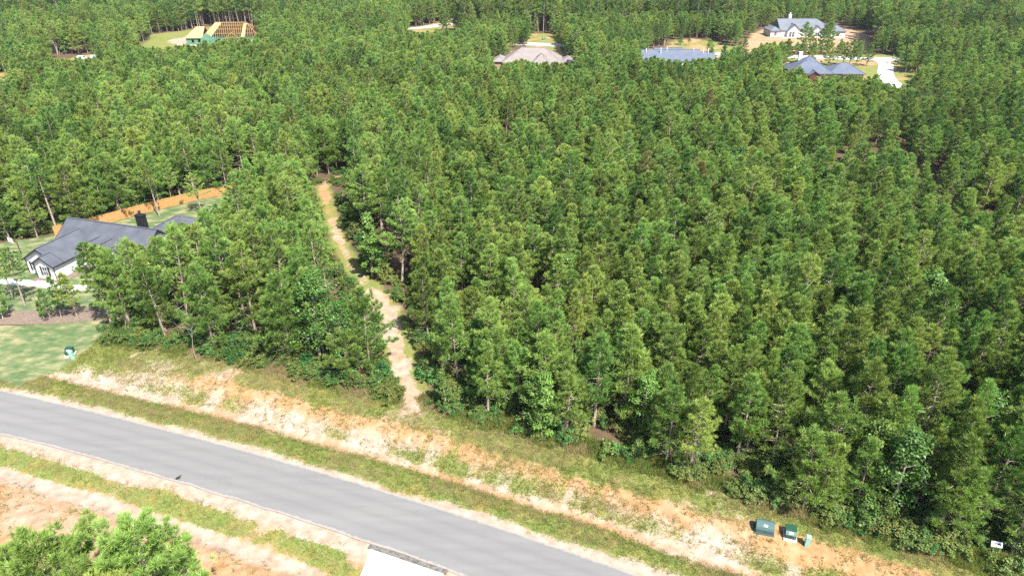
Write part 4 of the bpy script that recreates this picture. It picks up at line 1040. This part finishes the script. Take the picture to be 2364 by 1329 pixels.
b = MB(); b.box(-8.4, -7.2, 9, 10.2, 2, 8.6); b.box(-8.5, -7.1, 8.9, 10.3, 8.6, 8.8); b.build('chimney', MAT['frame'], R)
for (u_, v_, z_) in ((-6.6, 5.2, 6.5), (-5.2, 5.4, 6.6), (-1.2, 5.0, 6.4)):
    b = MB(); b.add([(u_-.35,v_-.3,z_-.35),(u_+.35,v_-.3,z_-.35),(u_+.35,v_+.3,z_+.02),(u_-.35,v_+.3,z_+.02),(u_-.3,v_-.28,z_+.12),(u_+.3,v_-.28,z_+.12)], [(0,1,5,4),(4,5,2,3),(0,4,3),(1,2,5),(0,3,2,1)]); b.build('roof_vent', MAT['black_trim'], R)
for u_ in (-9.5, 4, 9): window(R, u_, 0 if u_ < 2 else 1, .8, 1.3, 1.5, '-v', False)
R = far_house(1862, 86, 1.5, 0, 'large white house with grey gabled roof and white chimney on bare sand'); GR = MAT['roof_grey']
hip_block(R, -13.5, 13, 0, 14, 3.3, .62, WW, GR, hips=(0, 1)); gable_block(R, -10.5, -4.2, -1.6, 9, 3.4, .85, 'v', WW, GR, trim=False, lift=.02); hip_block(R, 11, 18, -2.5, 9, 3.2, .62, WW, GR); hip_block(R, -18.5, -13.52, 0, 11, 3.1, .55, WW, GR)
gable_block(R, 2, 7, -1.4, 5, 3.3, .8, 'v', WW, GR, trim=False, lift=.02)
b = MB(); b.box(-7.9, -6.5, 7.5, 8.9, 2, 9.6); b.box(-8.0, -6.4, 7.4, 9.0, 9.6, 9.8); b.box(-7.5, -6.9, 7.9, 8.5, 9.8, 10.6); b.build('chimney', MAT['frame'], R)
window(R, -9.1, -1.6, .4, 1.1, 2.3, '-v', False); window(R, -7.6, -1.6, .4, 1.1, 2.3, '-v', False); window(R, 4.5, -1.4, .6, 2.0, 1.8, '-v', False); window(R, 14.5, -2.5, .8, 1.6, 1.5, '-v', False); window(R, -16, 0, .8, 1.2, 1.5, '-v', False); window(R, 9, 0, .8, 1.3, 1.5, '-v', False)
b = MB(); b.box(-14.5, -11.0, -4, -.03, -.3, .08); b.build('patio', MAT['concrete'], R)
R = far_house(1003, 12, 5, 3, 'far house with grey roof glimpsed between tall pines at the top'); hip_block(R, -15, 15, 0, 14, 3, .6, WW, GR); window(R, -6, 0, .8, 1.4, 1.5, '-v', False); window(R, 6, 0, .8, 1.4, 1.5, '-v', False)
R = far_house(78, 102, 5, 8, 'house with small grey roof showing above the pines far left'); hip_block(R, -6, 6, 0, 9, 3, .6, WW, GR); window(R, -3, 0, .8, 1.4, 1.5, '-v', False)
b = MB(); b.box(2.5, 3.5, -.06, .04, 0, 2.1); b.build('door', MAT['shutter'], R)

# ------------------------------------------------------------------ vehicles at the far left clearings
MAT['car_white'] = M('white_car_paint', (.55,.55,.56), .3, .5); MAT['tyre'] = M('black_tyre', (.015,.015,.015), .9, .1); MAT['rim'] = M('grey_rim', (.3,.3,.3), .4, .5, .6)
def suv(px, py, rz, label):
    p = gp(px, py); r = empty('parked_suv', p, math.radians(rz)); tag(r, label, 'car', 'white vehicles at the far left clearings')
    b = MB(); pr = [(-2.3,.35),(2.3,.35),(2.35,.75),(2.2,1.0),(1.1,1.1),(-2.25,1.12),(-2.35,.7)]
    vs = [(x,-.92,z) for x,z in pr] + [(x,.92,z) for x,z in pr]; n = len(pr)
    b.add(vs, [tuple(range(n)), tuple(range(2*n-1,n-1,-1))] + [(i,n+i,n+(i+1)%n,(i+1)%n) for i in range(n)])
    cb_ = [(1.1,1.1),(.45,1.68),(-1.9,1.74),(-2.22,1.12)]; vs = [(x,-.86,z) for x,z in (cb_[0],cb_[3])] + [(x,.86,z) for x,z in (cb_[0],cb_[3])] + [(x,-.72,z) for x,z in cb_[1:3]] + [(x,.72,z) for x,z in cb_[1:3]]
    b.add(vs, [(0,4,5,1),(3,7,6,2),(4,6,7,5),(0,2,6,4),(1,5,7,3)]); body = b.build('body', MAT['car_white'], r)
    for y_, s in ((-.80,-1),(.80,1)):
        b = MB(); b.add([(.85,y_+s*.04,1.16),(.35,y_-s*.045,1.6),(-1.85,y_-s*.045,1.62),(-2.0,y_+s*.04,1.18)], [(0,1,2,3) if s < 0 else (3,2,1,0)]); b.build('side_window', MAT['glass'], r)
    b = MB(); b.add([(1.08,-.75,1.14),(1.08,.75,1.14),(.52,.66,1.64),(.52,-.66,1.64)], [(0,1,2,3)]); b.build('windscreen', MAT['glass'], r)
    for x in (-1.45, 1.45):
        for y_ in (-.82, .82):
            w = empty('wheel', (x, y_, .35)); w.parent = r
            b = MB(); b.tube([(0,-.12,0),(0,.12,0)], [.35,.35], 14); b.build('tyre', MAT['tyre'], w); b = MB(); b.tube([(0,-.13,0),(0,.13,0)], [.2,.2], 10); b.build('rim', MAT['rim'], w)
    for y_ in (-.65, .65):
        b = MB(); b.box(2.3, 2.37, y_-.18, y_+.18, .72, .88); b.build('headlight', MAT['frame'], r)
suv(12, 199, 10, 'white parked car cut by the left photo edge')
suv(192, 139, 0, 'white parked vehicle glimpsed through far left pines, left one'); suv(224, 136, 60, 'white parked vehicle glimpsed through far left pines, right one')
ribbon('driveway', smooth_line(np.vstack([G([(-60,196),(0,188),(34,186)])]), 4), 5.0, .08, MAT['street'], 'pale driveway at the left photo edge', 'driveway')

# ------------------------------------------------------------------ utility boxes, sign, hoop, bird
MAT['ugreen'] = M('utility_dark_green', (.012,.050,.034), .45, .4); MAT['ugreen2'] = M('utility_grey_green', (.045,.085,.080), .5, .35); MAT['ped'] = M('pale_mint_plastic', (.22,.36,.29), .55, .3)
MAT['sticker'] = M('white_sticker', (.6,.6,.58), .6, .3); MAT['padc'] = noisy('pad_concrete', (.36,.36,.36), (.46,.46,.45), 4, obj=True); MAT['net'] = M('orange_rim', (.5,.12,.03), .5, .3)
def transformer(p, rz, w, d, h, label, name='transformer_box', pad=True):
    r = empty(name, p, rz); tag(r, label, 'utility box', 'green utility boxes')
    if pad: b = MB(); b.box(-w/2-.12, w/2+.12, -d/2-.14, d/2+.12, -.35, .16); b.build('pad', MAT['padc'], r)
    z0 = .162 if pad else -.1
    b = MB(); pr = [(-d/2, z0), (d/2, z0), (d/2, z0+h), (d/2-.1, z0+h+.05), (-d/2+.34, z0+h+.02), (-d/2, z0+h*.66)]; n = len(pr)
    vs = [(-w/2,y,z) for y,z in pr] + [(w/2,y,z) for y,z in pr]
    b.add(vs, [tuple(range(n)), tuple(range(2*n-1,n-1,-1))] + [(i,n+i,n+(i+1)%n,(i+1)%n) for i in range(n)][::1]); b.build('cabinet', MAT['ugreen'], r)
    b = MB(); b.box(-w/2-.02, w/2+.02, -d/2+.33, d/2+.03, z0+h+.052, z0+h+.085); b.build('lid', MAT['ugreen'], r)
    b = MB(); b.box(-.012, .012, -d/2-.012, -d/2-.003, z0+.03, z0+h*.6); b.build('door_seam', MAT['black_trim'], r)
    b = MB(); sl = h*.36/.34; y0 = -d/2+.10; b.slab([(-.18,y0,z0+h*.66+.10*sl+.012),(.18,y0,z0+h*.66+.10*sl+.012),(.18,y0+.16,z0+h*.66+.26*sl+.012),(-.18,y0+.16,z0+h*.66+.26*sl+.012)], .01); b.build('sticker', MAT['sticker'], r)
    b = MB(); b.box(w*.30, w*.36, -d/2-.05, -d/2-.002, z0+h*.25, z0+h*.45); b.build('latch', MAT['rim'], r)
    return r
def pedestal(p, rz, label, lean=0):
    r = empty('cable_pedestal', p, rz); r.rotation_euler[1] = lean; tag(r, label, 'pedestal', 'mint cable pedestals')
    b = MB(); b.box(-.2, .2, -.2, .2, -.3, 1.05); b.build('post_body', MAT['ped'], r)
    b = MB(); b.poly([(-.24,-.24),(.24,-.24),(.24,.24),(-.24,.24)], 1.05, 1.22); b.poly([(-.2,-.2),(.2,-.2),(.2,.2),(-.2,.2)], 1.22, 1.27); b.build('cap', MAT['ped'], r)
    for k in range(8):
        b = MB(); b.box(-.215, .215, -.225, -.203, .12+k*.115, .17+k*.115); b.build('rib', MAT['ped'], r)
ra = math.radians(-17)
p = gp(1764,1222)
R = empty('switch_cabinet', p, ra); tag(R, 'wide grey-green utility cabinet with curved hood, left box of the roadside pair', 'utility box', 'green utility boxes')
b = MB(); pr = [(-.55,-.2),(.55,-.2),(.55,.75),(.40,.98),(.12,1.06),(-.22,.98),(-.44,.72),(-.55,.50)]; n = len(pr)
vs = [(-.85,y,z) for y,z in pr] + [(.85,y,z) for y,z in pr]; b.add(vs, [tuple(range(n)), tuple(range(2*n-1,n-1,-1))] + [(i,n+i,n+(i+1)%n,(i+1)%n) for i in range(n)]); b.build('cabinet', MAT['ugreen2'], R)
b = MB(); b.box(-.88, .88, -.60, -.552, .44, .52); b.build('hood_lip', MAT['ugreen2'], R)
for x in (-.42, .42): b = MB(); b.box(x-.39, x+.39, -.575, -.552, .02, .42); b.build('door_panel', MAT['ugreen2'], R)
b = MB(); b.slab([(-.16,-.38,.83),(.2,-.38,.83),(.2,-.26,.965),(-.16,-.26,.965)], .01); b.build('sticker', MAT['sticker'], R)
b = MB(); b.box(-.95, .95, -.66, .62, -.4, .02); b.build('pad', MAT['ugreen2'], R)
transformer(gp(1823,1236), ra, 1.0, 1.15, .72, 'dark green transformer box on white pad, right box of the roadside pair')
pedestal(gp(1862,1258), ra, 'mint green cable pedestal right of the transformer box')
transformer(gp(163,818), math.radians(8), .95, .95, .8, 'dark green transformer box on white pad by the lawn corner')
pedestal(gp(170,827), math.radians(8), 'mint green leaning cable pedestal beside the lawn transformer box', -.12)
for (px, py, lb) in ((1255,93,'tiny dark utility box by the far street behind the taupe roof'), (2041,122,'tiny dark utility box beside the far street near white driveway')):
    transformer(gp(px,py), 0, 1.5, 1.2, 1.0, lb)
p = gp(2292,1276); R = empty('lot_sign', p, math.radians(-14)); tag(R, 'small white sign panel on a post at the right plantation edge', 'sign')
b = MB(); b.box(-.05, .05, -.04, .04, -.4, 1.15); b.build('post', MAT['padc'], R)
b = MB(); b.slab([(-.48,-.12,.98),(.48,-.12,.98),(.48,.16,1.42),(-.48,.16,1.42)], .04); b.build('sign_panel', MAT['sticker'], R)
b = MB(); b.slab([(.02,-.02,1.149),(.34,-.02,1.149),(.30,.06,1.275),(.06,.06,1.275)], .01); b.build('dark_mark', MAT['black_trim'], R)
b = MB(); b.tube([(0,0,-.3),(0,0,.3)], [.15,.13], 10); b.build('post_sleeve', MAT['ped'], R)
p = gp(38,592); R = empty('basketball_hoop', p, math.radians(-25)); tag(R, 'basketball hoop with white backboard at the left of the white house', 'basketball hoop')
b = MB(); b.tube([(0,.9,-.3),(0,.9,2.4),(0,.35,3.2)], [.07,.07,.06], 8); b.build('pole', MAT['black_trim'], R)
b = MB(); b.box(-.75, .75, -.04, 0, 2.7, 3.75); b.build('backboard', MAT['sticker'], R)
b = MB(); 
for (x0,x1,z0,z1) in ((-.75,.75,2.7,2.77),(-.75,.75,3.68,3.75),(-.75,-.68,2.77,3.68),(.68,.75,2.77,3.68),(-.3,.3,3.32,3.38),(-.3,-.24,2.95,3.32),(.24,.3,2.95,3.32)): b.box(x0,x1,-.055,-.042,z0,z1)
b.build('board_lines', MAT['black_trim'], R)
b = MB(); b.tube([(.23*math.cos(a), -.3+.23*math.sin(a), 3.05) for a in np.linspace(0, 2*math.pi, 17)], [.015]*17, 5); b.build('rim', MAT['net'], R)
MAT['feather'] = M('black_feathers', (.02,.018,.018), .6, .3)
p = gp(414,1108); p[2] = .06; R = empty('bird', p, math.radians(35)); tag(R, 'small dark bird standing at the lower road edge', 'bird')
b = MB(); b.tube([(-.34,0,.20),(-.2,0,.24),(-.1,0,.26),(0,0,.28),(.10,0,.30),(.16,0,.36),(.20,0,.42),(.25,0,.44),(.30,0,.435),(.36,0,.42)], [.02,.05,.085,.095,.085,.06,.05,.052,.035,.006], 10)
b.tube([(.0,.05,.22),(.02,.05,.10),(.02,.05,.0)], [.03,.012,.012], 5); b.tube([(.0,-.05,.22),(.02,-.05,.10),(.02,-.05,.0)], [.03,.012,.012], 5); b.tube([(-.03,.05,.008),(.09,.05,.008)], [.01,.008], 4); b.tube([(-.03,-.05,.008),(.09,-.05,.008)], [.01,.008], 4)
for s in (-1, 1): b.add([(.08,s*.085,.33),(-.05,s*.10,.34),(-.38,s*.05,.22),(-.1,s*.10,.22),(.06,s*.095,.25),(.02,s*.06,.30)], [(0,1,3,4),(1,2,3),(0,5,1)])
o = b.build('body', MAT['feather'], R); o.data.polygons.foreach_set('use_smooth', [True]*len(o.data.polygons))

# ------------------------------------------------------------------ thin summer haze in the air
hm = bpy.data.materials.new('thin_summer_haze'); hm.use_nodes = True
for n_ in list(hm.node_tree.nodes):
    if n_.type != 'OUTPUT_MATERIAL': hm.node_tree.nodes.remove(n_)
pv = hm.node_tree.nodes.new('ShaderNodeVolumePrincipled'); pv.inputs['Color'].default_value = (.86, .93, 1.0, 1); pv.inputs['Density'].default_value = .00006; pv.inputs['Anisotropy'].default_value = .2
hm.node_tree.links.new(pv.outputs[0], [n_ for n_ in hm.node_tree.nodes if n_.type == 'OUTPUT_MATERIAL'][0].inputs['Volume'])
b = MB(); b.box(-2600, 2600, -2200, 2700, -2.0, 56.5)
tag(b.build('haze', hm), 'thin pale haze over the far forest', 'haze', kind='stuff')
